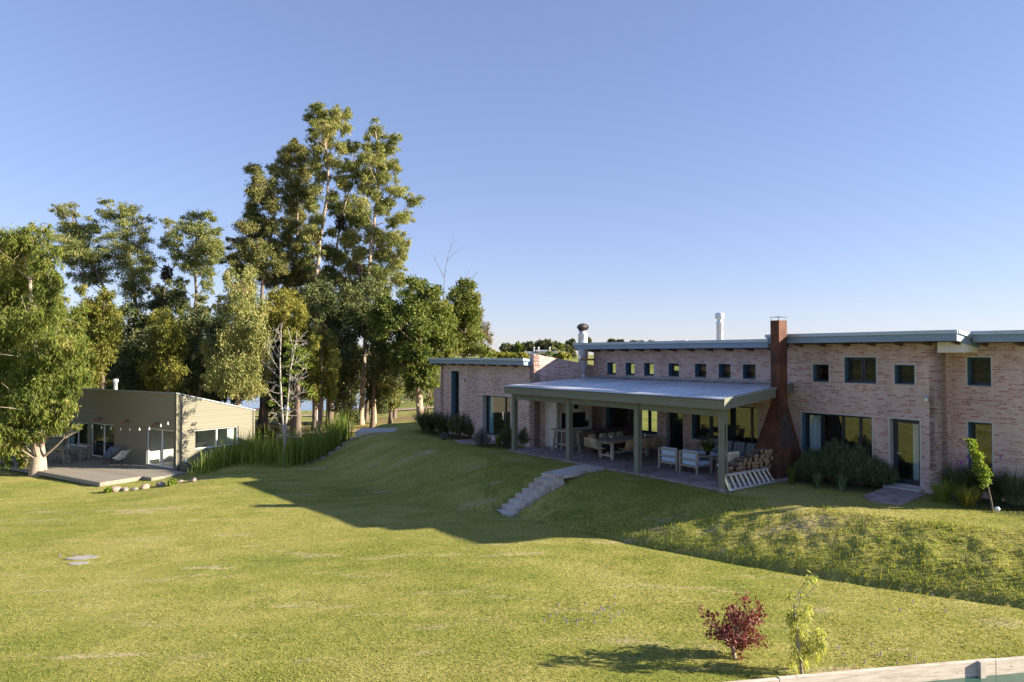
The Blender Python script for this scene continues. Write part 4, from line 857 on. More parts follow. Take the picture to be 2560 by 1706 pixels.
for a in (-0.5, 0.5):
    for b in (-0.26, 0.26): mb = MB(); mb.box(a-0.03, a+0.03, b-0.03, b+0.03, 0, 0.358); mb.build('leg', M['grey_wood'], cf)
wc = thing('wicker_armchair', 'open cane armchair with cushions just left of the corner post', 'armchair'); place(wc, -4.05, -3.15, 0, R(-100))
mb = MB()
for i in range(15):
    a = -R(105)+R(210)*i/14; xx, yy = 0.36*math.sin(a), 0.34*math.cos(a); mb.tube([(xx*0.72,yy*0.72-0.02,0.30),(xx,yy,0.52),(xx*1.04,yy*1.06,0.84-0.16*abs(i-7)/7)], 0.011, 5)
mb.tube([(0.36*1.04*math.sin(-R(105)+R(210)*i/14), 0.34*1.06*math.cos(-R(105)+R(210)*i/14), 0.84-0.16*abs(i-7)/7) for i in range(15)], 0.02, 6)
mb.tube([(0.27*math.sin(R(360)*i/16), 0.25*math.cos(R(360)*i/16)-0.02, 0.30) for i in range(17)], 0.02, 6); mb.build('cane_shell', M['rattan'], wc)
for sx in (-1, 1):
    for y in (-0.26, 0.22): mb = MB(); mb.tube([(sx*0.22,y*0.8,0.30),(sx*0.27,y,0)], 0.016, 6); mb.build('leg', M['pale_wood'], wc)
mb = MB(); mb.box(-0.26, 0.26, -0.30, 0.20, 0.325, 0.44); mb.build('seat_cushion', M['blue_cloth'], wc, 0.05)
mb = MB(); mb.hexa([(-0.25,0.10,0.45),(0.25,0.10,0.45),(0.25,0.24,0.45),(-0.25,0.24,0.45),(-0.24,0.22,0.90),(0.24,0.22,0.90),(0.24,0.33,0.90),(-0.24,0.33,0.90)]); mb.build('back_cushion', M['cream_cloth'], wc, 0.05)

# firewood: each log a thing
def log_end():
    m = NT('cut_wood'); o = m.coord(); n = m.noise(o, 7, 4, 0.6); m.col(m.ramp(n, [(0.3, (0.24, 0.145, 0.075)), (0.7, (0.43, 0.29, 0.165))])); m.p.inputs['Roughness'].default_value = 0.9; return m.mat
M['cut_wood'] = log_end()
def make_log(r, L, seed):
    rn = random.Random(seed); mb = MB(); n = 10; rr = [r*(1+0.16*rn.uniform(-1, 1)) for _ in range(n)]; k = 0
    for y in (-L/2, 0, L/2):
        bx_, bz = rn.uniform(-.01,.01), rn.uniform(-.01,.01)
        for j in range(n): a = 2*math.pi*j/n; mb.v.append((rr[j]*math.cos(a)+bx_, y, rr[j]*math.sin(a)+bz))
    for i in range(2):
        for j in range(n): mb.f.append((i*n+j, i*n+(j+1)%n, (i+1)*n+(j+1)%n, (i+1)*n+j)); mb.m.append(0); mb.sm.append(True)
    mb.f.append(tuple(range(n))); mb.m.append(1); mb.sm.append(False); mb.f.append(tuple(range(2*n, 3*n))[::-1]); mb.m.append(1); mb.sm.append(False)
    return mb.build('firewood_log', [M['dark_bark'], M['cut_wood']])
rnd = random.Random(11); protos = [make_log(r, 0.42, i) for i, r in enumerate((0.050, 0.062, 0.072, 0.085))]; first = set()
# stack runs from the post towards the chimney
A0, A1 = np.array([-3.62, -4.15]), np.array([-3.30, -2.15])
dirs = (A1-A0)/np.linalg.norm(A1-A0); Ls = np.linalg.norm(A1-A0); row = 0; z = 0.07
while row < 8:
    s = 0.05*row + (0.0 if row < 4 else 0.34*(row-3)); s += rnd.uniform(0, 0.06)
    while s < Ls + 0.15:
        k = rnd.randrange(4); base = protos[k]
        if k in first: o = base.copy(); C.objects.link(o)
        else: o = base; first.add(k)
        r_ = (0.050, 0.062, 0.072, 0.085)[k]; tag(o, 'cut firewood log stacked between corner post and rusty chimney', 'log', 'firewood stack')
        p = A0 + dirs*s; place(o, p[0]+rnd.uniform(-.05,.05), p[1], z+rnd.uniform(-.012,.012), math.atan2(dirs[1], dirs[0])+R(rnd.uniform(-9,9))); o.rotation_euler.y = rnd.uniform(0, 6.28) if False else 0; o.rotation_euler.x = R(rnd.uniform(-4,4))
        s += r_*2.0
    row += 1; z += 0.118
# ladder lying on its side against the logs
la = thing('extension_ladder', 'aluminium extension ladder lying on its edge in front of the firewood', 'ladder', hw(-2.70, -3.72, 0.0), 0)
b0, b1 = Vector(hw(-2.62,-4.95,-0.04)), Vector(hw(-2.70,-2.50,-0.04)); t0, t1 = Vector(hw(-2.80,-5.02,0.40)), Vector(hw(-2.93,-2.60,0.36)); ofs = Vector(la.location)
b0 -= ofs; b1 -= ofs; t0 -= ofs; t1 -= ofs; nrm = (b1-b0).cross(t0-b0).normalized()
for k in (0, 1):
    d = nrm*(0.045*(k*2-1))
    for p, q in ((b0, b1), (t0, t1)): mb = MB(); mb.bar(p+d, q+d, 0.03, 0.06, up=(t0-b0).normalized()); mb.build('rail', M['alu'], la)
    for i in range(9):
        f = 0.06+0.88*i/8+0.03*k; mb = MB(); mb.bar((b0+d).lerp(b1+d, f), (t0+d).lerp(t1+d, f), 0.032, 0.03); mb.build('rung', M['alu'], la)
mb = MB(); e = (b1-b0).normalized(); mb.bar(b0-e*0.02-(t0-b0)*0.12, t0-e*0.02+(t0-b0)*0.1, 0.07, 0.07); mb.build('stabiliser_bar', M['alu'], la)
for q in (b0-e*0.02-(t0-b0)*0.13, t0-e*0.02+(t0-b0)*0.11): mb = MB(); mb.lathe([(0,-0.045),(0.05,-0.045),(0.05,0.045),(0,0.045)], tuple(q), 8); mb.build('foot', M['black'], la)

# pool with a timber coping, lower right corner
pl = thing('plunge_pool', 'green plunge pool edged with a bleached timber plank', 'pool', (6, 10.9, -1.3), 0)
pe0, pe1 = np.array([1.2, 10.62]), np.array([12.5, 12.62]); dd = (pe1-pe0)/np.linalg.norm(pe1-pe0); nn = np.array([dd[1], -dd[0]])
mb = MB(); L_ = np.linalg.norm(pe1-pe0); segs = [(0.0, 3.0), (3.0, 6.9), (6.9, L_)]
for i, (a, b) in enumerate(segs):
    P = lambda s, q, z: (*(pe0+dd*s+nn*q-np.array([6,10.9])), z+1.3)
    zt_ = -0.855+0.012*(i % 2)
    mb.hexa([P(a,0.07,-1.45),P(b-0.004,0.07,-1.45),P(b-0.004,0,-1.45),P(a,0,-1.45),P(a,0.07,zt_),P(b-0.004,0.07,zt_),P(b-0.004,0,zt_),P(a,0,zt_)])
mb.build('coping', M['pale_plank'], pl, 0.01)
mb = MB(); s = 6.55; mb.hexa([P(s,0.072,-1.10),P(s+0.10,0.072,-1.10),P(s+0.10,0.14,-1.10),P(s,0.14,-1.10),P(s,0.072,-0.84),P(s+0.10,0.072,-0.84),P(s+0.10,0.14,-0.84),P(s,0.14,-0.84)][::1]); mb.build('bracket', M['pale_wood'], pl)
mb = MB(); mb.quad(P(0,0.07,-1.10), P(0,7,-1.10), P(L_,7,-1.10), P(L_,0.07,-1.10)); mb.build('water', M['pool'], pl)

# stones by the deck, flat slabs in the lawn
def boulder(label, px, py, r, seed, sq=0.7):
    z0 = -2.0; p = atz(px, py, z0)
    for _ in range(4): z0 = gz(p[0], p[1]); p = atz(px, py, z0)
    rn = np.random.default_rng(seed); bm = bmesh.new(); bmesh.ops.create_icosphere(bm, subdivisions=2, radius=1)
    pl_ = rn.normal(size=(9, 3)); pl_ /= np.linalg.norm(pl_, axis=1)[:, None]; hh = rn.uniform(0.62, 0.95, 9)
    for v_ in bm.verts:
        q = np.array(v_.co)
        for a_, h_ in zip(pl_, hh):
            dq = q@a_-h_
            if dq > 0: q = q-a_*dq
        v_.co = Vector(q*np.array([r*1.15, r*0.85, r*sq]))
    me = bpy.data.meshes.new('stone'); bm.to_mesh(me); bm.free(); me.materials.append(M['stone']); o = bpy.data.objects.new('stone', me); C.objects.link(o)
    o.location = (p[0], p[1], z0+r*sq*0.4); o.rotation_euler = (0, 0, seed*1.3); return tag(o, label, 'stone', 'stones edging the deck lawn')
for i, (x, y, r, lab) in enumerate(((905,1033,0.30,'largest pale stone at the left end of the row by the deck'),(980,1028,0.22,'pale stone beside the largest one in the row by the deck'),(1055,1020,0.20,'small flat stone in the middle of the row by the deck'),(1140,1008,0.26,'upright pinkish stone right of the row\'s middle'),(1260,992,0.27,'tall pale stone beside the leafy tuft'),(1415,962,0.22,'low stone below the wooden deck step'),(1515,955,0.24,'pale stone at the reed end of the row'))):
    boulder(lab, x/3.136, 900+y/3.136, r*0.8, i+3, 0.6 if i in (2, 5) else 0.8)
for (px, py, a, b, lab) in ((207,1395,0.42,0.22,'longer pale stone slab sunk in the left lawn'),(197,1409,0.26,0.16,'shorter pale stone slab sunk in the left lawn')):
    z0 = -1.8; p = atz(px, py, z0)
    for _ in range(4): z0 = gz(p[0], p[1]); p = atz(px, py, z0)
    mb = MB(); n = 9; rn = random.Random(px); rr = [1+0.15*rn.uniform(-1, 1) for _ in range(n)]
    mb.v += [(a*rr[i]*math.cos(2*math.pi*i/n), b*rr[i]*math.sin(2*math.pi*i/n), 0.015) for i in range(n)]+[(a*rr[i]*math.cos(2*math.pi*i/n), b*rr[i]*math.sin(2*math.pi*i/n), -0.1) for i in range(n)]
    mb.f.append(tuple(range(n))); mb.m.append(0); mb.sm.append(False)
    for i in range(n): mb.f.append((n+i, n+(i+1)%n, (i+1)%n, i)); mb.m.append(0); mb.sm.append(False)
    o = tag(mb.build('stone_slab', M['slab']), lab, 'slab', 'stone slabs in the lawn'); o.location = (p[0], p[1], z0); o.rotation_euler = (0, 0, R(12))

# ------------------------------------------------------------------ trees
def leaf_cloud(rng, centers, radii, counts, L, W, droop, tints, clump=0.0, hang=1.0, per=26):
    """leaf-sized rhombi spread through ellipsoids. centers (k,3) radii (k,3) counts (k)"""
    P = []; T = []
    for c, r, n, t in zip(centers, radii, counts, tints):
        n = int(n)
        if n < 1: continue
        u = rng.normal(size=(n, 3)); u /= np.linalg.norm(u, axis=1)[:, None]; rad = rng.random(n)**0.45
        if clump > 0:
            ns = max(3, int(n/per)); sc = rng.normal(size=(ns, 3)); sc /= np.linalg.norm(sc, axis=1)[:, None]; sc *= (rng.random(ns)**0.40)[:, None]
            j = rng.integers(0, ns, n); g_ = rng.normal(size=(n, 3))*clump*0.5; g_[:, 2] = g_[:, 2]*hang - (hang-1)*clump*0.4; q = sc[j] + g_
            tt = t + 0.16*rng.normal(size=ns)[j] + 0.16*rng.normal(size=n)
        else:
            q = u*rad[:, None]; tt = t + 0.2*rng.normal(size=n)
        P.append(c + q*r); T.append(tt)
    if not P: return np.zeros((0, 3)), np.zeros((0, 4), int), np.zeros(0)
    P = np.concatenate(P); T = np.clip(np.concatenate(T), 0, 1); n = len(P)
    d = rng.normal(size=(n, 3)); d[:, 2] -= droop; d /= np.linalg.norm(d, axis=1)[:, None]
    s = np.cross(d, rng.normal(size=(n, 3))); s /= np.linalg.norm(s, axis=1)[:, None]+1e-9
    l = L*(0.6+0.8*rng.random(n))[:, None]; w_ = W*(0.6+0.8*rng.random(n))[:, None]
    V = np.stack([P, P+d*l*0.45+s*w_, P+d*l, P+d*l*0.45-s*w_], 1).reshape(-1, 3)
    Fc = np.arange(4*n).reshape(n, 4); return V, Fc, np.repeat(T, 4)

def bez(a, b, c, n):
    t = np.linspace(0, 1, n)[:, None]; return (1-t)**2*a + 2*t*(1-t)*b + t*t*c

def tube_np(mb, pts, r0, r1, n=6):
    k = len(pts); mb.tube([tuple(p) for p in pts], [r0+(r1-r0)*(i/(k-1))**0.8 for i in range(k)], n, cap=False)

def tree(name, label, cat, Y, trunk, r0, lobes, leafm, barkm, zoom=None, L=0.22, W=0.045, dens=300, droop=0.9, limb_every=1, limb_r=0.05, seed=1, group=None, tbias=0.45, depth=1.0, clump=0.34, r_top=0.2, base_flare=1.5, back=0, hang=1.0, per=26, sat=0, shrink=0.97, sato=1.0):
    rng = np.random.default_rng(seed); zm = zoom or (lambda x, y: (x, y)); sc = abs(zm(1, 0)[0]-zm(0, 0)[0])
    b0 = atY(*zm(*trunk[0][:2]), Y); bx, by = float(b0[0]), float(b0[1]); bz = gz(bx, by)-0.05
    root = thing(name, label, cat, (bx, by, bz), 0, group); org = np.array([bx, by, bz])
    tp = [np.array([bx, by, bz])]
    for q in trunk:
        p = atY(*zm(q[0], q[1]), Y+(q[2] if len(q) > 2 else 0))
        if p[2] > tp[-1][2]+0.3: tp.append(p)
    tp = np.array(tp); seg = np.concatenate([[0], np.cumsum(np.linalg.norm(np.diff(tp, axis=0), axis=1))]); nt_ = max(8, int(seg[-1]/0.8))
    tt = np.linspace(0, seg[-1], nt_); path = np.stack([np.interp(tt, seg, tp[:, i]) for i in range(3)], 1)
    ker = np.array([1, 2, 1])/4.0
    for _ in range(2): path[1:-1] = path[:-2]*ker[0]+path[1:-1]*ker[1]+path[2:]*ker[2]
    path[1:-1, :2] += rng.normal(size=(nt_-2, 2))*0.03
    mb = MB(); rad = r0*(1-(1-r_top)*np.linspace(0, 1, nt_)); rad[0] *= base_flare; rad[1] *= 1+(base_flare-1)*0.35
    mb.tube([tuple(p-org) for p in path], list(rad), 10, cap=False)
    cen, rads, cnt, tin = [], [], [], []
    for i, lb in enumerate(lobes):
        x, y, rx, ry = lb[:4]; k = 1+back
        for b in range(k):
            wr = rx*sc/F_PX*Y; dy = (lb[4] if len(lb) > 4 else rng.normal()*depth*1.0) + (b*rng.uniform(0.8, 1.6)*wr*1.2 if b else 0)
            c = atY(*zm(x, y), Y+dy); wz = ry*sc/F_PX*Y
            cen.append(c); rads.append(np.array([wr, 0.5*(wr+wz)*0.95, wz])*shrink); cnt.append(dens*math.pi*wr*wz*(1.0 if b == 0 else 0.6)*rng.uniform(0.8, 1.15)); tin.append(tbias+0.12*rng.normal())
            for s_ in range(sat if b == 0 else 0):
                u_ = rng.normal(size=3); u_ /= np.linalg.norm(u_); k_ = rng.uniform(0.25, 0.5); c2 = c + u_*np.array([wr, wr, wz*1.15])*rng.uniform(0.85, 1.5)*sato
                cen.append(c2); rads.append(np.array([wr, wr, wz*0.8])*k_); cnt.append(dens*math.pi*wr*wz*k_*k_*0.9); tin.append(tbias+0.12*rng.normal())
                tube_np(mb, np.array([c, (c+c2)/2+rng.normal(size=3)*0.08, c2])-org, 0.014, 0.006, 4)
            if i % limb_every == 0 and b == 0:
                j = np.argmin(np.abs(path[:, 2] - (c[2] - 0.55*np.linalg.norm(c[:2]-path[min(nt_-1, max(0, int(nt_*0.5)))][:2]) - 0.4))); j = min(max(j, int(nt_*0.12)), nt_-1); a = path[j]
                if c[2] > a[2]-1.0:
                    m_ = a*0.45 + c*0.55 + np.array([0, 0, -0.12*np.linalg.norm(c-a)]) + rng.normal(size=3)*0.15
                    rr = min(rad[j]*0.55, limb_r*(0.6+0.12*np.linalg.norm(c-a)))
                    br = bez(a, m_, c, 7); tube_np(mb, br-org, rr, 0.012, 5)
                    for s_ in range(5):      # twigs inside the clump
                        e_ = c + rng.normal(size=3)*np.array([wr, wr, wz])*0.6; tube_np(mb, bez(br[4], (br[4]+e_)/2+rng.normal(size=3)*0.1, e_, 4)-org, max(0.012, rr*0.35), 0.006, 4)
    mb.build('trunk', M[barkm], root)
    if cen:
        V, Fc, T = leaf_cloud(rng, cen, rads, cnt, L, W, droop, tin, clump, hang, per)
        np_mesh('crown', V-org, Fc, M[leafm], root, T)
    return root, path

zA = lambda x, y: (x/3.136, 500+y/3.136)
zC = lambda x, y: (560+x/2.8, 240+y/2.8)
zD = lambda x, y: (560+x/2.8, 700+y/2.8)
GT = 'eucalyptus grove behind the cabin'
# tall eucalypts of the main cluster
tree('eucalyptus_tree', 'tallest eucalyptus of the grove with a long bare pale trunk', 'tree', 60, [(640,2340),(640,1500),(652,1200),(682,960),(722,700),(735,450),(700,330),(680,150)], 0.27,
  [(650,90,45,40),(600,140,35,30),(690,140,50,50),(640,190,40,40),(790,110,45,35),(860,130,40,35),(780,190,60,45),(720,230,60,40),(640,260,40,45),(850,230,35,40),(730,310,50,45),(810,350,50,35),(650,370,55,45),(720,430,40,40),(640,460,50,50),(780,470,50,45),(680,560,50,45),(820,580,45,40),(640,650,55,45),(760,700,45,45),(600,760,50,50),(640,860,55,50),(600,960,55,60),(620,1080,60,55),(590,1180,60,60),(640,1300,70,70),(600,1400,70,70),(660,1480,60,60)],
  'leaf_euc', 'euc_bark', zC, dens=560, L=0.24, W=0.030, droop=1.2, sat=6, back=1, per=14, shrink=0.85, clump=0.52, seed=3, group=GT, depth=1.0, tbias=0.6)
tree('eucalyptus_tree', 'tall eucalyptus right of the tallest one, a long limb reaching right', 'tree', 61, [(960,2230),(985,1800),(1010,1350),(1030,1050),(1050,880),(1090,680),(1060,460),(1060,250)], 0.24,
  [(1060,240,55,45),(1000,280,20,20),(1190,300,40,40),(1000,350,40,35),(1080,360,60,50),(1160,370,50,45),(990,430,60,45),(1080,450,70,55),(1170,480,45,40),(1210,500,30,40),(1010,540,60,55),(1110,570,65,55),(980,640,55,50),(1060,690,50,50),(1210,660,70,40),(1150,740,55,45),(960,760,60,65),(1100,790,55,50),(1330,740,55,35),(1250,850,55,45),(1190,870,50,40),(970,870,70,65),(1060,980,90,60),(900,980,60,50),(1190,1000,75,50),(1250,1060,45,60),(950,1100,70,60),(1100,1110,80,60),(1200,1160,60,65),(900,1200,80,70),(1100,1230,90,60),(1000,1280,80,70),(1220,1280,60,60),(900,1360,80,80),(1100,1380,80,70),(960,1480,90,70),(1080,1500,70,60)],
  'leaf_euc', 'euc_bark', zC, dens=560, L=0.24, W=0.030, droop=1.2, sat=6, back=1, per=14, shrink=0.85, clump=0.52, seed=5, group=GT, depth=1.2, tbias=0.56)
tree('eucalyptus_tree', 'eucalyptus with a forked pale limb and a dark nest, between the two tallest', 'tree', 63, [(730,2240),(740,1380),(800,990),(840,760),(880,660),(920,560),(910,420)], 0.20,
  [(880,370,70,32),(930,340,25,25),(870,490,50,40),(930,540,40,55),(860,620,45,45),(800,780,55,50),(870,770,55,60),(900,880,55,60),(760,950,45,40),(860,1010,60,60),(730,1080,60,60),(800,1130,70,60),(700,1250,60,60),(790,1280,60,75),(720,1400,70,70),(800,1480,60,60),(850,1400,60,60)],
  'leaf_euc', 'euc_bark', zC, dens=560, L=0.24, W=0.030, droop=1.2, sat=6, back=1, per=14, shrink=0.85, clump=0.52, seed=7, group=GT, depth=1.0, tbias=0.42)
tree('eucalyptus_tree', 'dense dark eucalyptus just left of the tallest one', 'tree', 64, [(520,2240),(500,1500),(510,1000),(520,820),(500,600),(495,330)], 0.2,
  [(500,310,14,20),(490,360,70,38),(440,420,60,50),(540,430,60,55),(350,520,40,40),(430,530,70,60),(560,540,65,65),(480,620,80,60),(560,680,60,60),(450,720,60,60),(500,800,70,60),(470,900,70,60),(560,960,60,65),(440,1000,60,70),(520,1060,70,60),(400,1120,70,60),(520,1170,75,60),(420,1250,80,70),(550,1270,75,60),(450,1380,80,70),(540,1450,70,70)],
  'leaf_blue', 'euc_bark', zC, dens=560, L=0.24, W=0.030, droop=1.2, sat=6, back=1, per=14, shrink=0.85, clump=0.52, seed=9, group=GT, depth=1.2, tbias=0.5)
tree('eucalyptus_tree', 'leaning dark eucalyptus at the left edge of the tallest group', 'tree', 60, [(290,2140),(262,1500),(270,1330),(290,1130),(330,1000),(370,730),(260,560),(215,505)], 0.22,
  [(190,508,62,33),(240,560,40,40),(220,660,70,60),(330,620,60,60),(270,720,70,60),(190,800,45,50),(240,860,70,50),(350,760,60,60),(160,910,85,50),(250,960,80,60),(340,900,60,60),(120,1030,75,50),(60,1130,65,45),(30,1000,14,14),(180,1120,90,60),(260,1060,80,60),(120,1220,80,60),(250,1200,80,70),(340,1050,70,60),(380,1180,60,60),(320,1290,70,60),(150,1330,80,60)],
  'leaf_blue', 'dark_bark', zC, dens=560, L=0.24, W=0.030, droop=1.2, sat=6, back=1, per=14, shrink=0.85, clump=0.52, seed=11, group=GT, depth=1.3, tbias=0.42)
# left pair and the one with the nest
tree('eucalyptus_tree', 'loose-crowned eucalyptus behind the cabin, leaning left', 'tree', 58, [(990,1560),(900,900),(820,690),(720,500),(640,300),(560,120)], 0.26,
  [(470,60,45,28),(560,40,40,28),(500,110,70,50),(590,110,40,30),(540,230,100,70),(650,230,90,60),(730,210,50,40),(600,330,150,75),(520,400,80,50),(640,420,150,75),(740,480,120,80),(640,590,70,55),(750,600,110,70),(560,500,50,40)],
  'leaf_euc', 'dark_bark', zA, dens=520, W=0.028, droop=1.2, sat=6, per=12, shrink=0.85, clump=0.52, seed=13, group=GT, depth=1.3, L=0.2, tbias=0.42)
tree('eucalyptus_tree', 'upright eucalyptus behind the cabin with a thin twiggy top', 'tree', 59, [(1075,1560),(1060,900),(1050,600),(1000,340),(960,100)], 0.28,
  [(820,20,50,25),(860,120,80,60),(960,60,40,35),(1010,90,70,55),(1050,50,40,25),(1040,180,90,60),(1170,150,40,22),(960,260,110,65),(1120,250,50,50),(930,370,120,75),(1060,370,95,65),(1140,460,90,70),(1190,490,45,40),(980,500,120,75),(1080,580,100,65),(1030,660,95,55),(1050,740,75,65),(1150,640,40,60),(1120,820,70,60)],
  'leaf_euc', 'dark_bark', zA, dens=500, W=0.028, droop=1.2, sat=6, per=12, shrink=0.85, clump=0.52, seed=15, group=GT, depth=1.3, L=0.2, tbias=0.48)
tree('eucalyptus_tree', 'slender eucalyptus in the gap, between the left pair and the tall group', 'tree', 57, [(1500,1560),(1530,860),(1550,640),(1520,450),(1565,130)], 0.22,
  [(1310,165,45,32),(1300,330,45,50),(1380,270,60,60),(1480,220,80,50),(1560,120,95,42),(1630,105,35,32),(1580,220,85,65),(1700,250,40,25),(1640,330,85,65),(1560,370,110,75),(1390,420,75,55),(1690,420,80,70),(1720,350,40,40),(1560,480,100,60),(1460,520,70,50),(1600,560,80,50),(1400,640,55,50),(1620,660,40,60),(1580,760,50,40)],
  'leaf_euc', 'dark_bark', zA, dens=560, W=0.028, droop=1.2, sat=6, per=12, shrink=0.85, clump=0.52, seed=17, group=GT, depth=1.1, tbias=0.42)
tree('eucalyptus_tree', 'broken-topped stem carrying a big dark nest, left of the slender eucalyptus', 'tree', 57.5, [(1300,1560),(1285,800),(1280,690),(1310,590),(1385,500)], 0.17,
  [(1240,720,50,50),(1330,760,70,60),(1250,800,60,50),(1380,740,60,50),(1300,830,70,50),(1420,820,70,60)], 'leaf_dark', 'dark_bark', zA, dens=560, L=0.24, W=0.030, droop=1.2, sat=6, back=1, per=14, shrink=0.85, clump=0.52, seed=19, group=GT, depth=1.0)
# mid-height bushy eucalypts
GB = 'bushy young eucalypts below the tall ones'
tree('young_eucalyptus', 'broad bushy eucalyptus just right of and behind the cabin roof', 'tree', 50, [(1870,1570),(1880,1200),(1850,700)], 0.22,
  [(1790,590,45,55),(1820,690,75,80),(1940,590,55,70),(1950,690,70,80),(1900,800,110,100),(1760,880,90,90),(1920,950,110,120),(2030,850,80,100),(1800,1060,110,110),(1930,1150,120,120),(2040,1050,90,120),(1690,1230,80,90),(1760,1300,120,110),(1900,1330,130,120),(2030,1290,100,120),(1680,1400,80,70),(1830,1450,110,80),(1980,1460,100,80),(1620,1150,50,60)],
  'leaf_euc', 'euc_bark', zA, dens=460, L=0.2, W=0.035, droop=1.5, hang=2.0, per=34, sat=2, seed=21, group=GB, depth=1.0, tbias=0.58, limb_every=2, back=1)
tree('young_eucalyptus', 'rounded olive eucalyptus crown above the middle of the cabin roof', 'tree', 50, [(1310,1560),(1320,1200),(1300,900)], 0.16,
  [(1290,890,75,55),(1200,920,50,50),(1320,960,110,70),(1250,1030,90,70),(1350,1070,110,80),(1300,1180,130,90),(1400,1170,70,70),(1230,1300,120,80),(1350,1320,110,90),(1280,1420,130,70)],
  'leaf_olive', 'dark_bark', zA, dens=480, L=0.2, W=0.035, droop=1.5, hang=2.0, per=34, sat=2, seed=23, group=GB, depth=1.0, tbias=0.42, limb_every=2, back=1)
tree('young_eucalyptus', 'olive eucalyptus filling the space behind the big pale-trunked tree', 'tree', 49, [(800,1540),(790,1200),(820,780)], 0.2,
  [(820,740,70,60),(640,690,55,45),(780,830,110,80),(690,800,60,60),(880,890,80,80),(760,930,120,90),(650,880,70,80),(860,1010,100,90),(740,1070,130,90),(620,1000,70,80),(800,1150,120,90),(680,1200,110,90),(620,1320,110,90),(760,1300,90,80),(700,1420,100,70)],
  'leaf_olive', 'dark_bark', zA, dens=470, L=0.2, W=0.035, droop=1.5, hang=2.0, per=34, sat=2, seed=25, group=GB, depth=1.0, tbias=0.4, limb_every=2, back=1)
tree('young_eucalyptus', 'golden-olive bushy crown above the bare white sapling', 'tree', 52, [(480,1090),(470,600),(430,250)], 0.2,
  [(400,110,90,50),(340,170,65,60),(470,170,95,65),(540,230,55,60),(380,240,90,65),(480,290,90,55),(400,330,90,60),(530,330,60,60),(470,390,80,50)],
  'leaf_olive', 'dark_bark', zD, dens=520, L=0.2, W=0.035, droop=1.4, hang=2.0, per=34, sat=2, seed=27, group=GB, depth=1.0, tbias=0.62, limb_every=2, back=1)
tree('young_eucalyptus', 'drooping brownish-olive eucalyptus right of the bare white sapling', 'tree', 51, [(660,1090),(680,800),(690,400)], 0.17,
  [(680,370,70,45),(620,430,50,55),(740,440,55,65),(670,500,85,70),(770,540,45,50),(620,560,60,70),(720,600,80,80),(640,660,80,75),(760,660,50,60),(690,750,80,70),(620,760,50,60),(760,760,50,50)],
  'leaf_olive', 'dark_bark', zD, dens=480, L=0.2, W=0.035, droop=1.7, hang=2.0, per=34, sat=2, seed=29, group=GB, depth=0.9, tbias=0.42, limb_every=2, back=1)
# shaded understorey trees between the trunks
zL0 = lambda x, y: (x, y)
GU = 'shaded understorey trees of the grove'
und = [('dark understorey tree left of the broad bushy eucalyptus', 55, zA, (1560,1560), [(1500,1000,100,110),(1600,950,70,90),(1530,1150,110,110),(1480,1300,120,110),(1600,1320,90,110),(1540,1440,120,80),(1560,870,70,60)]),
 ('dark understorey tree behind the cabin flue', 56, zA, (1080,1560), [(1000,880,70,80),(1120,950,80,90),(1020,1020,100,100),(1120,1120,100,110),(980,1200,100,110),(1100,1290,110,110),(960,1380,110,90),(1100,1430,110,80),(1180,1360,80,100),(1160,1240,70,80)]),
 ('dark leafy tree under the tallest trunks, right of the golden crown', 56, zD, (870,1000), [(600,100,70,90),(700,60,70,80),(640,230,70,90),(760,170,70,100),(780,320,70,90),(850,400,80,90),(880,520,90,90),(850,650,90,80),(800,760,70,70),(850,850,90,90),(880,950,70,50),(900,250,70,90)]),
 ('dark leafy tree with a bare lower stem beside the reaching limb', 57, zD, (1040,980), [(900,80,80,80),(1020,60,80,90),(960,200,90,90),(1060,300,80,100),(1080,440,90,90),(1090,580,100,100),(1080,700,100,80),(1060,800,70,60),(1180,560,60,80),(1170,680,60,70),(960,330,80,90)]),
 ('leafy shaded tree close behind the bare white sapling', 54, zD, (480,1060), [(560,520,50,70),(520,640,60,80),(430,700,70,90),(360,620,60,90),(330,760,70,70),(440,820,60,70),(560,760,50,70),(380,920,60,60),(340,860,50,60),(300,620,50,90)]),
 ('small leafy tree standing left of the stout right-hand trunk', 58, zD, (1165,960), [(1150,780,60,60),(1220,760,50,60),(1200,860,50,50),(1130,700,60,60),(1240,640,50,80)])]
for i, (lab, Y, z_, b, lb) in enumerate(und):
    tree('understorey_tree', lab, 'tree', Y, [b, (b[0]+20, b[1]-300), (lb[0][0], lb[0][1])], 0.17, lb, 'leaf_dark' if i != 5 else 'leaf_euc', 'dark_bark', z_, dens=360, L=0.22, W=0.05, droop=0.8, seed=40+i, group=GU, depth=1.4, tbias=0.5, limb_every=2, back=1)
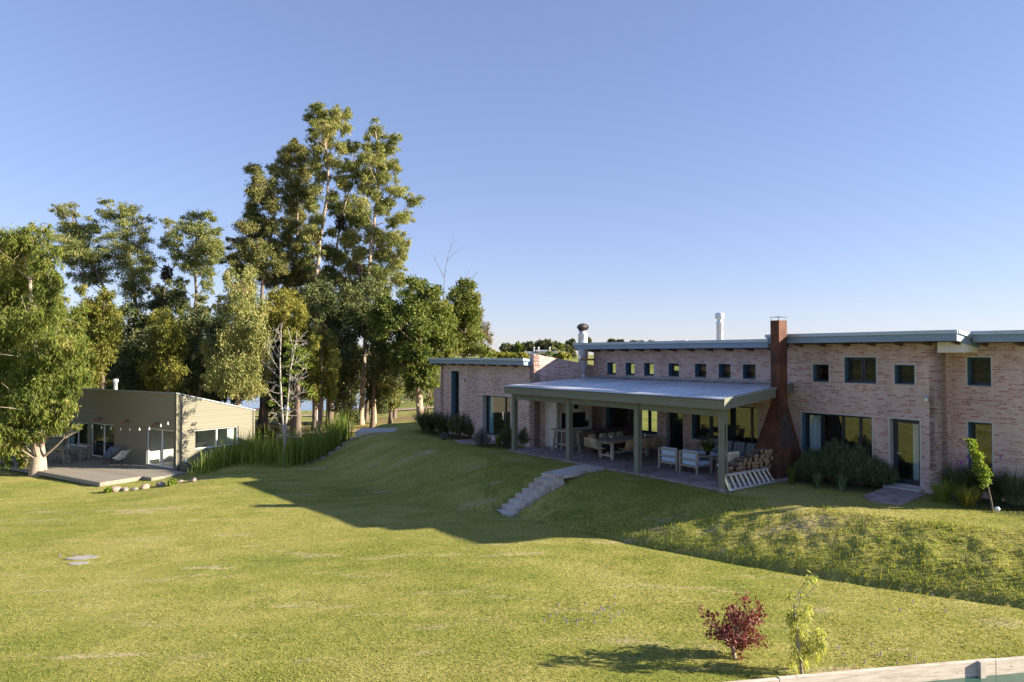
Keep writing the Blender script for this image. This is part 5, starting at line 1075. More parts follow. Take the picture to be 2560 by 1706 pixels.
for i, (cx_, top, lab) in enumerate(((300,880,'shaded tree at the back of the grove, behind the cabin roof left of its flue'),(400,900,'shaded tree at the back of the grove, above the cabin ridge'),(470,870,'shaded tree at the back of the grove, above the lit cabin gable'),(560,860,'shaded tree at the back of the grove, right end of the cabin gable'),(650,850,'shaded tree at the back of the grove, left of the bare white sapling'),(745,870,'shaded tree at the back of the grove, right of the bare white sapling'),(840,850,'shaded tree at the back of the grove, under the two tallest'),(915,860,'shaded tree at the back of the grove, left of the rounded green tree'),(985,880,'shaded tree at the back of the grove, behind the rounded green trunk'),(180,790,'taller shaded tree at the back, behind the big drooping eucalyptus'),(285,800,'taller shaded tree at the back, under the loose-crowned leaning eucalyptus'),(395,805,'taller shaded tree at the back, under the stick nest at left'),(500,790,'taller shaded tree at the back, under the slender eucalyptus'),(700,770,'taller shaded tree at the back, behind the golden-olive crown'),(800,760,'taller shaded tree at the back, behind the tallest pale trunk'))):
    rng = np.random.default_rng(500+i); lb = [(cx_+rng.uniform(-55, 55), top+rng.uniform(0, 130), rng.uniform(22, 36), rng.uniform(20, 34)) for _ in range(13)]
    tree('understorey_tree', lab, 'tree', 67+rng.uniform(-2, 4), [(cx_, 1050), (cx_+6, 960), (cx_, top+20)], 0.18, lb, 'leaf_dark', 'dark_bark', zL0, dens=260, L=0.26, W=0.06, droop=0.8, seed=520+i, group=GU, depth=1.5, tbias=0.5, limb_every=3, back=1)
# bare stems standing in the grove
GS = 'bare stems standing in the grove'
for i, (lab, Y, px0, py0, px1, py1, r_, bk) in enumerate((('thick grey-brown trunk directly behind the bare white sapling', 50, 515, 1060, 500, 560, 0.24, 'dark_bark'), ('leaning trunk left of the pale stake', 53, 662, 1060, 690, 640, 0.2, 'euc_bark'), ('short dark trunk against the sunlit meadow', 60, 745, 1000, 740, 560, 0.28, 'dark_bark'), ('pale slanting trunk near the top of the grove steps', 62, 1045, 1030, 1050, 420, 0.2, 'euc_bark'), ('thin pale trunk beside the drooping tree', 58, 850, 1050, 830, 600, 0.15, 'euc_bark'))):
    tree('tree_trunk', lab, 'tree trunk', Y, [(px0,py0), ((px0+px1)/2+8,(py0+py1)/2), (px1,py1)], r_, [(px1-30,py1-20,45,60),(px1+35,py1-10,45,60),(px1,py1-90,50,70)], 'leaf_dark', bk, zD, dens=300, seed=60+i, group=GS, depth=0.6, r_top=0.6)
# dense green trees by the left wing
tree('broadleaf_tree', 'dense rounded green tree rising beside the left brick wing', 'tree', 52, [(1385,985),(1350,760),(1390,500),(1400,200)], 0.31,
  [(1350,25,80,50),(1290,110,75,60),(1420,110,85,70),(1480,90,55,55),(1230,230,110,80),(1340,220,110,85),(1460,230,110,90),(1130,240,75,60),(1060,290,50,45),(1120,330,70,60),(1220,330,90,70),(1500,330,110,80),(1390,340,100,80),(1330,420,110,80),(1460,440,130,70),(1560,420,70,70),(1280,500,70,60),(1400,530,110,60),(1320,600,95,60),(1430,630,75,70),(1380,700,90,50),(1290,680,50,50),(1470,720,45,50),(1440,820,35,60),(1540,200,70,70),(1560,300,80,70),(1230,560,70,60),(1240,440,80,60),(1130,180,80,60,-1.5),(1070,250,60,60,-1.5),(1180,280,80,70,-2),(1090,360,60,60,-1.5),(1360,500,90,60,-2),(1430,600,80,60,-2),(1340,640,80,55,-2),(1400,720,70,50,-2),(1310,740,50,45,-1.5),(1470,780,40,50,-1)],
  'leaf_green', 'euc_bark', zD, dens=520, L=0.2, W=0.055, droop=0.4, seed=71, depth=1.6, tbias=0.5, back=1, limb_every=2, limb_r=0.08)
tree('broadleaf_tree', 'lighter green bushy tree right of the dense rounded one', 'tree', 57, [(1690,700),(1680,400),(1690,150)], 0.25,
  [(1700,35,70,50),(1640,110,75,60),(1745,120,60,60),(1690,200,110,70),(1620,260,80,70),(1740,250,70,70),(1700,330,110,70),(1620,380,110,70),(1750,400,80,60),(1600,470,100,60),(1720,480,110,50),(1800,490,60,45),(1850,510,45,30),(1560,520,60,40)],
  'leaf_green', 'dark_bark', zD, dens=520, L=0.2, W=0.05, droop=0.4, seed=73, depth=1.5, tbias=0.62, back=1, limb_every=2)
tree('pine_tree', 'brownish thin-foliaged tree at the right end of the grove', 'tree', 62, [(1800,620),(1800,400),(1790,230)], 0.16,
  [(1790,250,40,40),(1815,215,22,12),(1780,310,55,50),(1830,330,45,35),(1800,390,55,50),(1850,400,40,40),(1870,430,30,30),(1880,380,22,10),(1830,460,50,30)],
  'leaf_brown', 'dark_bark', zD, dens=330, L=0.2, W=0.03, droop=0.5, seed=75, depth=0.8, tbias=0.5)
# dead branches sticking out above the rounded crown
def bare_tree(name, label, cat, Y, z_, runs, r_, mat, base):
    b0 = atY(*z_(*base), Y); bz = gz(b0[0], b0[1])-0.05; root = thing(name, label, cat, (float(b0[0]), float(b0[1]), bz)); org = np.array([b0[0], b0[1], bz]); mb = MB()
    for pts, ra, rb in runs:
        P = [atY(*z_(p[0], p[1]), Y+(p[2] if len(p) > 2 else 0))-org for p in pts]
        tube_np(mb, np.array(P), ra, rb, 6)
    return root, mb, org
root, mb, org = bare_tree('dead_tree', 'leafless grey branches poking out behind the rounded green tree', 'tree', 58, zC, [([(1500,2200),(1530,1500),(1545,1240),(1565,1130),(1590,1060),(1560,985)],0.04,0.006),([(1560,1160),(1600,1110),(1640,1080),(1680,1040)],0.02,0.005),([(1575,1100),(1610,1010),(1600,975)],0.025,0.006),([(1550,1230),(1580,1235)],0.015,0.005),([(1540,1270),(1480,1150),(1445,1090)],0.03,0.006),([(1480,1150),(1490,1110)],0.015,0.005)], 0.1, 'dark_bark', (1500,2200))
mb.build('trunk', M['dark_bark'], root)
root, mb, org = bare_tree('dead_tree', 'thin bare twigs above the lighter bushy tree', 'tree', 60, zC, [([(1700,2200),(1710,1500),(1730,1300),(1760,1250),(1790,1210)],0.06,0.005),([(1700,1330),(1690,1270),(1720,1220)],0.03,0.006),([(1735,1290),(1745,1250)],0.012,0.004)], 0.1, 'dark_bark', (1700,2200))
mb.build('trunk', M['dark_bark'], root)
# dark stick nests
for i, (lab, Y, z_, x, y, rx, ry) in enumerate((('big dark stick nest on the broken stem at left', 57.2, zA, 1305, 585, 45, 75), ('large dark stick nest between the two tallest trees', 62.5, zC, 818, 890, 40, 62), ('brown stick nest against the tallest bare trunk', 59.6, zC, 648, 980, 38, 55), ('small dark nest low on the tree with the reaching limb', 60.8, zC, 945, 1215, 24, 40))):
    rng = np.random.default_rng(100+i); c = atY(*z_(x, y), Y); s = abs(z_(1,0)[0]-z_(0,0)[0])/F_PX*Y; mb = MB()
    root = thing('stick_nest', lab, 'nest', tuple(float(q) for q in c), 0, 'stick nests in the grove')
    for k in range(230):
        u = rng.normal(size=3); u /= np.linalg.norm(u); u *= rng.random()**0.4; p = u*np.array([rx*s, rx*s, ry*s]); d = rng.normal(size=3); d /= np.linalg.norm(d); l = rng.uniform(0.25, 0.6)
        mb.bar(p-d*l/2, p+d*l/2, 0.045, 0.03)
    mb.build('twigs', M['nest'], root)
# the big tree in front of the deck
zL = lambda x, y: (x, y)
tree('eucalyptus_tree', 'big drooping eucalyptus with a stout pale trunk at the deck edge', 'tree', 37.6, [(95,1172),(97,1120),(92,1075),(100,1000),(85,860),(75,700)], 0.345,
  [(45,600,50,45),(95,590,45,40),(10,640,60,60),(70,650,70,50),(120,640,40,50),(30,720,80,60),(110,720,65,60),(-10,780,70,70),(75,800,85,65),(140,800,55,50),(20,860,80,60),(120,870,80,65),(148,900,48,60),(70,930,85,60),(132,960,65,55),(178,975,30,42),(10,950,70,70),(90,1000,80,45),(165,1020,30,30),(30,1020,70,50),(118,1030,50,35),(5,1080,50,55),(45,1090,35,45),(20,1130,30,30),(150,1062,20,22),(188,1062,14,10),(60,1150,20,26),(70,1045,60,32,-1.2),(120,1062,35,26,-1.4),(55,1075,40,34,-1.3),(88,1085,26,20,-1.6),(140,750,30,40),(182,930,28,44),(150,700,22,30)],
  'leaf_near', 'pale_bark', zL, dens=420, L=0.23, W=0.026, droop=1.8, hang=2.3, per=30, sat=4, shrink=0.80, sato=0.72, seed=81, depth=1.3, tbias=0.55, clump=0.20, limb_r=0.10, limb_every=1, base_flare=1.35, r_top=0.25, back=0)
# second mass behind it at the frame edge
tree('eucalyptus_tree', 'leafy eucalyptus at the left frame edge, behind the stout pale trunk', 'tree', 44, [(-40,1160),(-20,900),(20,650)], 0.3,
  [(20,620,50,45),(-20,680,70,60),(60,700,60,50),(0,780,90,60),(90,800,80,60),(30,880,90,60),(130,880,80,60),(-30,950,80,70),(70,970,90,60),(170,960,60,60),(0,1050,70,60),(160,830,50,50)],
  'leaf_near', 'dark_bark', zL, dens=480, L=0.22, W=0.03, droop=1.6, hang=2.0, per=34, sat=2, seed=83, depth=1.6, tbias=0.5, back=1)

# bare white sapling with a few fresh leaves
rng = np.random.default_rng(5); Y0 = 37.3
runs = [([(420,1335),(425,1160),(425,1100),(405,900),(395,700),(392,560),(398,440),(400,300)],0.115,0.010),([(425,1105),(440,940),(455,760),(470,600),(480,460),(445,330)],0.07,0.008),([(470,600),(500,470),(512,350)],0.035,0.008)]
br = [((405,900),(350,830),(300,800)),((400,760),(330,700),(240,700)),((398,690),(330,640),(260,560)),((395,640),(330,560),(280,440)),((395,570),(340,480),(300,420)),((440,945),(500,900),(545,880)),((455,760),(540,680),(590,640)),((460,720),(520,640),(570,620)),((470,600),(560,540),(600,520)),((478,500),(540,440),(590,450)),((425,1105),(380,1000),(340,900)),((430,1110),(480,1095),(505,1098)),((420,1108),(380,1100),(360,1105)),((445,860),(520,800),(590,760)),((410,960),(370,935),(330,930)),((480,470),(520,430),(535,400)),((400,800),(345,790),(310,770)),((462,700),(500,720),(560,690)),((395,520),(360,470),(345,400)),((440,950),(560,950),(630,965)),((398,440),(380,380),(378,320)),((455,780),(480,800),(540,850))]
root, mb, org = bare_tree('sapling_tree', 'bare white-barked young tree with a few fresh green leaves on the lawn', 'tree', Y0, zD, runs, 0.1, 'white_bark', (420,1335))
tips = []
for q in br:
    P = np.array([atY(*zD(*p), Y0+rng.normal()*0.5*(i/2)) for i, p in enumerate(q)]); cv = bez(P[0], P[1], P[2], 7); tube_np(mb, cv-org, 0.020, 0.005, 5)
    for k in range(8):
        t = rng.uniform(0.2, 1.0); a = cv[int(t*6)]; e = a+rng.normal(size=3)*0.28+np.array([0,0,0.22]); tube_np(mb, np.array([a,(a+e)/2+rng.normal(size=3)*0.03,e])-org, 0.011, 0.005, 4); tips.append(e)
mb.build('trunk', M['white_bark'], root)
lv = [(440,450),(480,470),(500,520),(540,540),(580,520),(560,600),(510,590),(600,600),(470,640),(530,640),(440,700),(430,600),(600,760),(620,800),(460,880),(450,800),(410,700),(440,520),(560,560),(545,720),(490,640),(405,935),(420,770),(470,560),(520,520),(455,380),(560,490),(520,480),(330,860)]
cen = [atY(*zD(*p), Y0+rng.normal()*0.5) for p in lv]; rr_ = [np.array([0.24,0.24,0.18])*rng.uniform(0.7,1.4) for _ in lv]
V, Fc, T = leaf_cloud(rng, cen, rr_, [40]*len(lv), 0.09, 0.032, 0.2, [0.55]*len(lv)); np_mesh('leaves', V-org, Fc, M['leaf_fresh'], root, T)

# ------------------------------------------------------------------ small trees on the near lawn
z3 = lambda x, y: (1660+x/2.614, 1380+y/2.614)
def ground_hit(px, py, z0=-1.25):
    p = atz(px, py, z0)
    for _ in range(5): z0 = gz(p[0], p[1]); p = atz(px, py, z0)
    return p
rng = np.random.default_rng(8); p = ground_hit(*z3(466,700)); Ys = p[1]
root = thing('red_shrub', 'small purple-red leaved shrub tree on the near lawn', 'shrub', (float(p[0]), float(p[1]), float(p[2])-0.02)); org = np.array(p); mb = MB()
stem = [(466,700),(455,640),(452,590)]; Pm = np.array([atY(*z3(*q), Ys) for q in stem]); tube_np(mb, Pm-org, 0.035, 0.024, 8)
ends = [(250,400),(300,450),(350,480),(420,380),(490,310),(540,340),(610,340),(650,400),(590,430),(620,520),(560,560),(400,550),(380,520),(470,430),(520,480),(330,500),(500,640),(440,480),(600,560),(455,350),(560,420),(515,570),(430,600)]
cen, rr_ = [], []
for e in ends:
    c = atY(*z3(*e), Ys+rng.normal()*0.22); a = Pm[-1]; tube_np(mb, bez(a, a*0.5+c*0.5+np.array([0,0,0.03])+rng.normal(size=3)*0.04, c, 6)-org, 0.014, 0.004, 5)
    for t in (0.55, 0.78, 1.0): cen.append(a+(c-a)*t+rng.normal(size=3)*0.04); rr_.append(np.array([0.15,0.15,0.13])*(1.0 if t < 1 else 0.85))
mb.build('stem', M['pale_bark'], root)
V, Fc, T = leaf_cloud(rng, cen, rr_, [30]*len(cen), 0.068, 0.019, -0.1, [0.5]*len(cen)); np_mesh('leaves', V-org, Fc, M['leaf_red'], root, T)

rng = np.random.default_rng(9); p = ground_hit(*z3(905,812)); Ys = p[1]
root = thing('willow_sapling', 'thin willow sapling with pale yellow-green drooping leaves', 'tree', (float(p[0]), float(p[1]), float(p[2])-0.02)); org = np.array(p); mb = MB()
st = np.array([atY(*z3(*q), Ys) for q in [(905,812),(892,720),(876,600),(872,500),(852,400),(848,325)]]); tube_np(mb, st-org, 0.028, 0.014, 8)
tube_np(mb, np.array([atY(*z3(*q), Ys) for q in [(850,325),(890,300),(940,270),(985,220),(1000,190)]])-org, 0.010, 0.005, 6); tube_np(mb, np.array([atY(*z3(*q), Ys) for q in [(855,360),(880,335),(895,318)]])-org, 0.008, 0.004, 5)
cen, rr_, cn = [], [], []
for (x, y, rx, ry, n) in ((960,150,30,18,26),(985,170,24,26,30),(935,190,14,20,10),(830,270,22,14,16),(905,260,16,26,22),(850,300,20,18,10),(830,380,26,30,30),(840,430,40,40,80),(900,400,25,40,40),(940,350,25,30,40),(935,400,25,40,40),(860,480,40,40,70),(900,500,40,50,80),(870,570,45,50,80),(930,590,35,50,60),(900,650,45,40,60),(860,650,35,40,40),(1010,510,45,35,60),(1035,560,28,50,60),(1010,620,30,55,60),(985,560,30,50,40),(1000,680,22,40,26),(840,720,35,30,36),(920,720,25,40,30),(950,640,25,40,30),(1045,600,14,50,26)):
    cen.append(atY(*z3(x, y), Ys+rng.normal()*0.10)); s = Ys/F_PX/2.614; rr_.append(np.array([rx*s, rx*s, ry*s])*1.1); cn.append(n*1.5)
    a = st[min(5, max(1, int((812-y)/100)+1))]; tube_np(mb, bez(a, (a+cen[-1])/2+np.array([0,0,0.10]), cen[-1], 6)-org, 0.007, 0.003, 4)
mb.build('stem', M['pale_bark'], root)
V, Fc, T = leaf_cloud(rng, cen, rr_, cn, 0.11, 0.010, 1.8, [0.55]*len(cen)); np_mesh('leaves', V-org, Fc, M['leaf_willow'], root, T)

z1_ = lambda x, y: (1940+x/2.903, 760+y/2.903)
rng = np.random.default_rng(10); p = ground_hit(*z1_(1572,1505), -0.15); Ys = p[1]
root = thing('leaning_sapling', 'slender leaning sapling with lit green leaves before the right wall', 'tree', (float(p[0]), float(p[1]), float(p[2])-0.02)); org = np.array(p); mb = MB()
st = np.array([atY(*z1_(*q), Ys) for q in [(1572,1505),(1562,1430),(1540,1330),(1510,1230),(1470,1120),(1440,1050),(1410,990)]]); tube_np(mb, st-org, 0.03, 0.01, 8); mb.build('stem', M['dark_bark'], root)
cen, rr_, cn = [], [], []; s = Ys/F_PX/2.903
for (x, y, rx, ry, n) in ((1405,990,25,18,40),(1435,1000,20,20,34),(1420,1030,30,22,46),(1440,1070,32,24,56),(1470,1100,38,28,66),(1440,1120,20,16,16),(1470,1150,36,26,62),(1450,1195,32,18,36),(1500,1190,40,28,70),(1490,1230,34,24,50),(1530,1220,34,30,60),(1520,1270,36,28,60),(1510,1310,28,22,34),(1540,1290,20,18,22)):
    cen.append(atY(*z1_(x, y), Ys+rng.normal()*0.12)); rr_.append(np.array([rx*s, rx*s, ry*s])); cn.append(n*2.0)
V, Fc, T = leaf_cloud(rng, cen, rr_, cn, 0.075, 0.024, 0.0, [0.5]*len(cen)); np_mesh('leaves', V-org, Fc, M['leaf_fresh'], root, T)
mb = MB(); mb.lathe([(0.0,0.16),(0.05,0.145),(0.075,0.10),(0.05,0.05),(0.02,0.04),(0.02,-0.05)], (0,0,0), 14); o = tag(mb.build('garden_light', M['lamp_glass']), 'small white ball-shaped garden light at the foot of the leaning sapling', 'garden light'); o.location = (float(p[0])+0.02, float(p[1])-0.16, gz(p[0], p[1]-0.16))

# ------------------------------------------------------------------ strappy plants and shrubs
def blades(rng, n, R0, H, bend, width, segs=4, tb=0.5, up=0.5):
    a = rng.uniform(0, 2*np.pi, n); r = R0*0.35*np.sqrt(rng.random(n)); b = np.stack([r*np.cos(a), r*np.sin(a), np.zeros(n)], 1)
    a2 = a + rng.normal(size=n)*0.5; out = np.stack([np.cos(a2), np.sin(a2), np.zeros(n)], 1); sd_ = np.stack([-np.sin(a2), np.cos(a2), np.zeros(n)], 1)
    h = H*(0.55+0.5*rng.random(n)); k = bend*(0.4+0.9*rng.random(n)); V = []
    for i in range(segs+1):
        t = i/segs; p = b + out*(k*R0*t**1.6)[:, None] + np.array([0, 0, 1.0])*(h*(t-0.32*np.clip(k-0.5, 0, 1)*t**3))[:, None]; w_ = width*(1-t**2.2*0.93)
        V += [p+sd_*w_, p-sd_*w_]
    V = np.stack(V, 1); m = 2*(segs+1); Fc = np.concatenate([np.stack([np.arange(n)*m+2*i+q for q in (0, 1, 3, 2)], 1) for i in range(segs)])
    T = np.clip(tb+0.2*rng.normal(size=n), 0, 1); return V.reshape(-1, 3), Fc, np.repeat(T, m)
def strap_plant(name, label, px, py, zfun, rpx, hpx, mat, n=160, bend=0.9, width=0.010, seed=1, group=None, z0=-0.1, flowers=0, cat='plant'):
    rng = np.random.default_rng(seed); p = ground_hit(*zfun(px, py), z0); s = p[1]/F_PX*abs(zfun(1,0)[0]-zfun(0,0)[0])
    V, Fc, T = blades(rng, n, rpx*s, hpx*s, bend, width)
    root = thing(name, label, cat, (float(p[0]), float(p[1]), float(p[2])), 0, group)
    np_mesh('leaves', V, Fc, M[mat], root, T)
    if flowers:
        mb = MB()
        for _ in range(flowers):
            a = rng.uniform(0, 6.28); r = rpx*s*rng.uniform(0, 0.7); h = hpx*s*rng.uniform(1.0, 1.25); x, y = r*math.cos(a), r*math.sin(a)
            mb.tube([(x*0.4,y*0.4,0),(x*0.8,y*0.8,h*0.7),(x,y,h)], 0.004, 4); mb.lathe([(0.0,-0.09),(0.022,-0.05),(0.022,0.0),(0.0,0.06)], (x, y, h), 6)
        mb.build('flowers', M['flower'], root)
    return root
def bush(name, label, px, py, zfun, rpx, hpx, mat, n=2200, L=0.07, W=0.008, seed=1, group=None, z0=-0.1, droop=-1.2, tb=0.5, cat='shrub', stems=60):
    rng = np.random.default_rng(seed); p = ground_hit(*zfun(px, py), z0); s = p[1]/F_PX*abs(zfun(1,0)[0]-zfun(0,0)[0]); Rr, H = rpx*s, hpx*s
    root = thing(name, label, cat, (float(p[0]), float(p[1]), float(p[2])), 0, group); mb = MB(); P = []; cc = []
    for i in range(stems):
        a = rng.uniform(0, 6.28); q = rng.random()**0.6; e = np.array([Rr*q*math.cos(a), Rr*q*math.sin(a), H*(1-0.55*q*q)*rng.uniform(0.72, 1.08)]); b_ = np.array([e[0]*0.2, e[1]*0.2, 0]); m_ = (b_+e)/2+np.array([e[0]*0.15, e[1]*0.15, 0.02])
        tube_np(mb, bez(b_, m_, e, 5), 0.007, 0.003, 4); cv = bez(b_, m_, e, 12)[4:]; k = max(1, int(n/stems)); j = rng.integers(0, len(cv), k); P.append(cv[j]+rng.normal(size=(k, 3))*0.028)
    mb.build('stems', M['dark_bark'], root); P = np.concatenate(P); nn_ = len(P)
    d = rng.normal(size=(nn_, 3)); d[:, 2] -= droop; d /= np.linalg.norm(d, axis=1)[:, None]; sd_ = np.cross(d, rng.normal(size=(nn_, 3))); sd_ /= np.linalg.norm(sd_, axis=1)[:, None]; l = L*(0.6+0.8*rng.random(nn_))[:, None]
    V = np.stack([P, P+d*l*0.5+sd_*W, P+d*l, P+d*l*0.5-sd_*W], 1).reshape(-1, 3); np_mesh('leaves', V, np.arange(4*nn_).reshape(nn_, 4), M[mat], root, np.repeat(np.clip(tb+0.22*rng.normal(size=nn_), 0, 1), 4)); return root
z5_ = lambda x, y: (1040+x/3.919, 800+y/3.919)
z7_ = lambda x, y: (1660+x/4.9, 920+y/4.9)
GL = 'planting along the left wing'
strap_plant('strap_leaf_plant', 'dark strappy clump at the far left corner of the left wing', 110, 1090, z5_, 145, 225, 'leaf_dark', 800, 1.0, 0.016, 1, GL)
strap_plant('strap_leaf_plant', 'dark strappy clump under the tall narrow window, left side', 270, 1110, z5_, 150, 235, 'leaf_dark', 800, 1.0, 0.016, 2, GL)
bush('rounded_shrub', 'bushy dark shrub right of the tall narrow window', 420, 1150, z5_, 140, 235, 'leaf_dark', 6500, 0.09, 0.014, 3, GL, tb=0.55)
bush('rounded_shrub', 'low green shrub between the bushy dark one and the glass door', 540, 1150, z5_, 75, 160, 'leaf_dark', 2600, 0.08, 0.013, 4, GL, tb=0.6)
bush('lavender_bush', 'small grey lavender tuft at the edge of the shaded lawn', 275, 1175, z5_, 45, 65, 'leaf_lavender', 1000, 0.07, 0.007, 5, GL, stems=40)
bush('lavender_bush', 'grey lavender bush beside the brick landing of the left wing', 645, 1245, z5_, 95, 180, 'leaf_lavender', 3600, 0.08, 0.007, 6, GL, stems=70)
strap_plant('strap_leaf_plant', 'upright green strappy clump in front of the left glass door', 805, 1245, z5_, 50, 130, 'leaf_green', 170, 0.55, 0.014, 7, GL)
bush('rounded_shrub', 'dark feathery shrub left of the first veranda post', 895, 1235, z5_, 90, 185, 'leaf_dark', 4000, 0.09, 0.012, 8, GL)
bush('rounded_shrub', 'dark feathery shrub right of the first veranda post', 1075, 1240, z5_, 85, 195, 'leaf_dark', 4000, 0.09, 0.012, 9, GL)
GR = 'planting along the right wall'
for i, (x, y, r_, h_, lab) in enumerate(((270,1285,130,255,'grey-green rosemary bush under the left part of the wide window'),(430,1300,155,330,'tallest grey-green rosemary bush, under the middle of the wide window'),(590,1320,160,320,'grey-green rosemary bush under the right part of the wide window'),(740,1330,135,215,'grey-green rosemary bush beside the glazed door'))):
    bush('rosemary_bush', lab, x, y, z1_, r_, h_*0.88, 'leaf_rosemary', 9000, 0.11, 0.009, 20+i, GR, stems=190, tb=0.45)
for i, (x, y, r_, h_, lab) in enumerate(((112,1310,48,150,'strappy clump right of the rusty chimney foot'),(300,1340,55,120,'strappy clump in front of the leftmost rosemary'),(478,1360,55,130,'strappy clump in front of the tallest rosemary'))):
    strap_plant('strap_leaf_plant', lab, x, y, z1_, r_, h_, 'leaf_rosemary' if i else 'leaf_green', 150, 0.65, 0.010, 30+i, GR)
bush('rounded_shrub', 'dark low shrub tucked behind the chimney foot', 190, 1290, z1_, 60, 110, 'leaf_dark', 1600, 0.08, 0.012, 35, GR)
bush('reddish_shrub', 'twiggy reddish shrub at the brick corner', 1172, 1340, z1_, 62, 200, 'leaf_brown', 900, 0.06, 0.012, 36, GR, stems=50, tb=0.2)
for i, (x, y, r_, h_, m_, fl_n, lab) in enumerate(((1205,1440,60,130,'leaf_fresh',0,'yellow-green strappy clump nearest the brick corner'),(1300,1400,85,170,'leaf_rosemary',3,'purple-flowered clump right of the reddish shrub'),(1390,1480,70,130,'leaf_olive',0,'brownish strappy clump nearest the lawn'),(1440,1400,90,180,'leaf_dark',3,'dark purple-flowered clump below the narrow right window'),(1610,1420,95,170,'leaf_dark',3,'dark clump right of the leaning sapling'),(1730,1450,95,190,'leaf_rosemary',4,'purple-flowered clump at the right frame edge'),(1540,1400,80,160,'leaf_dark',2,'dark clump directly behind the leaning sapling'))):
    strap_plant('flower_clump', lab, x, y, z1_, r_*1.5, h_*1.45, m_, 620 if i not in (0, 2) else 170, 0.95, 0.012, 50+i, GR, flowers=fl_n)
# potted plant on the coffee table
pp = thing('potted_plant', 'leafy plant in a dark vase on the coffee table', 'plant', hw(-5.85,-1.95,0.402), HZ)
mb = MB(); mb.lathe([(0.0,0.0),(0.07,0.0),(0.09,0.12),(0.07,0.24),(0.055,0.27),(0.05,0.26),(0.0,0.25)], (0,0,0), 14); mb.build('vase', M['black'], pp)
V, Fc, T = blades(np.random.default_rng(77), 110, 0.42, 0.55, 1.1, 0.016); V[:, 2] += 0.2; np_mesh('leaves', V, Fc, M['leaf_green'], pp, T)

# reed bed between the cabin and the bank
rng = np.random.default_rng(12); RV, RF, RT = [], [], []; off = 0
poly = [(480,1190),(560,1165),(700,1180),(790,1168),(850,1140)]
for i in range(2600):
    t = rng.random()**0.9; f = t*(len(poly)-1); k = min(int(f), len(poly)-2); q = f-k; px_ = poly[k][0]*(1-q)+poly[k+1][0]*q; py_ = poly[k][1]*(1-q)+poly[k+1][1]*q
    b = atz(px_+rng.normal()*12, py_-abs(rng.normal())*14, -1.75); b[1] += rng.uniform(0, 2.6); b[2] = -1.75+0.0
    hmax = 1.0+1.0*min(1, t*3.0) + (0.4 if t > 0.86 else 0)
    V, Fc, T = blades(rng, 1, 0.45, hmax, rng.uniform(0.2, 1.9), rng.uniform(0.012, 0.022), 4, rng.choice([0.35, 0.55, 0.9], p=[0.4, 0.45, 0.15]))
    V[:, :] += b; RV.append(V); RF.append(Fc+off); RT.append(T); off += len(V)
RV = np.concatenate(RV); bz_ = RV.reshape(-1, 10, 3); gzs = terrain(bz_[:, 0, 0], bz_[:, 0, 1]); bz_[:, :, 2] += (gzs+1.75)[:, None]
tag(np_mesh('reeds', bz_.reshape(-1, 3), np.concatenate(RF), M['leaf_reed'], None, np.concatenate(RT)), 'bed of tall green reeds between the cabin and the bank', 'reeds', kind='stuff')
bush('yellow_tuft', 'bright leafy tuft beside the last stones of the deck row', 1345, 985, lambda x, y: (x/3.136, 900+y/3.136), 40, 40, 'leaf_fresh', 500, 0.12, 0.03, 13, None, -1.9, stems=20)
bush('yellow_tuft', 'bright leafy tuft left of the largest stone', 850, 1040, lambda x, y: (x/3.136, 900+y/3.136), 30, 30, 'leaf_fresh', 300, 0.12, 0.03, 14, None, -1.9, stems=14)
z9 = lambda x, y: (600+x/4.706, 960+y/4.706)
strap_plant('straw_grass_clump', 'dry straw-coloured grass clump at the cabin\'s far corner', 230, 640, z9, 110, 170, 'leaf_brown', 700, 0.9, 0.02, 15, 'dry grass clumps', -1.9, cat='grass clump')
strap_plant('straw_grass_clump', 'dry straw-coloured grass clump behind the reeds', 380, 640, z9, 120, 160, 'leaf_brown', 700, 0.9, 0.02, 16, 'dry grass clumps', -1.9, cat='grass clump')
# white stake in the grove and the rail beyond
p = ground_hit(*z9(900,655), -1.9); mb = MB(); mb.tube([(0,0,-0.1),(0,0,1.0),(0.02,0,2.05)], 0.06, 8); o = tag(mb.build('white_stake', M['white_bark']), 'slim white stake standing behind the reeds', 'stake'); o.location = tuple(float(q) for q in p)
p = ground_hit(*z9(340,400), -2.5); fr = thing('rail_fence', 'low reddish timber rail beyond the cabin corner', 'fence', tuple(float(q) for q in p))
for s in (-2.2, -0.7, 0.8): mb = MB(); mb.box(s-0.07, s+0.07, -0.07, 0.07, -0.1, 1.15); mb.build('post', M['terracotta'], fr)
mb = MB(); mb.box(-3.4, 1.2, -0.10, -0.071, 0.85, 1.05); mb.build('rail', M['terracotta'], fr)
# landing and steps on the far side of the bank
p = atz(*z9(1650,555), -0.12); ls = thing('bank_steps', 'concrete landing with steps down the far side of the bank', 'steps', (float(p[0]), float(p[1]), 0))
mb = MB(); zt_ = max(gz(p[0]+a, p[1]+b) for a in (-1, 0, 0.8) for b in (-0.9, 0, 0.7))+0.02; mb.box(-1.2, 0.9, -1.0, 0.8, zt_-0.4, zt_); mb.build('landing', M['concrete'], ls, 0.01)
for i in range(7):
    x, y = -1.2-0.34*(i+0.5), -0.5-0.22*i; z = gz(p[0]+x, p[1]+y)+0.03; mb = MB(); mb.box(x-0.17, x+0.168, y-0.45, y+0.45, z-0.35, z); mb.build('step', M['stone'], ls, 0.02)

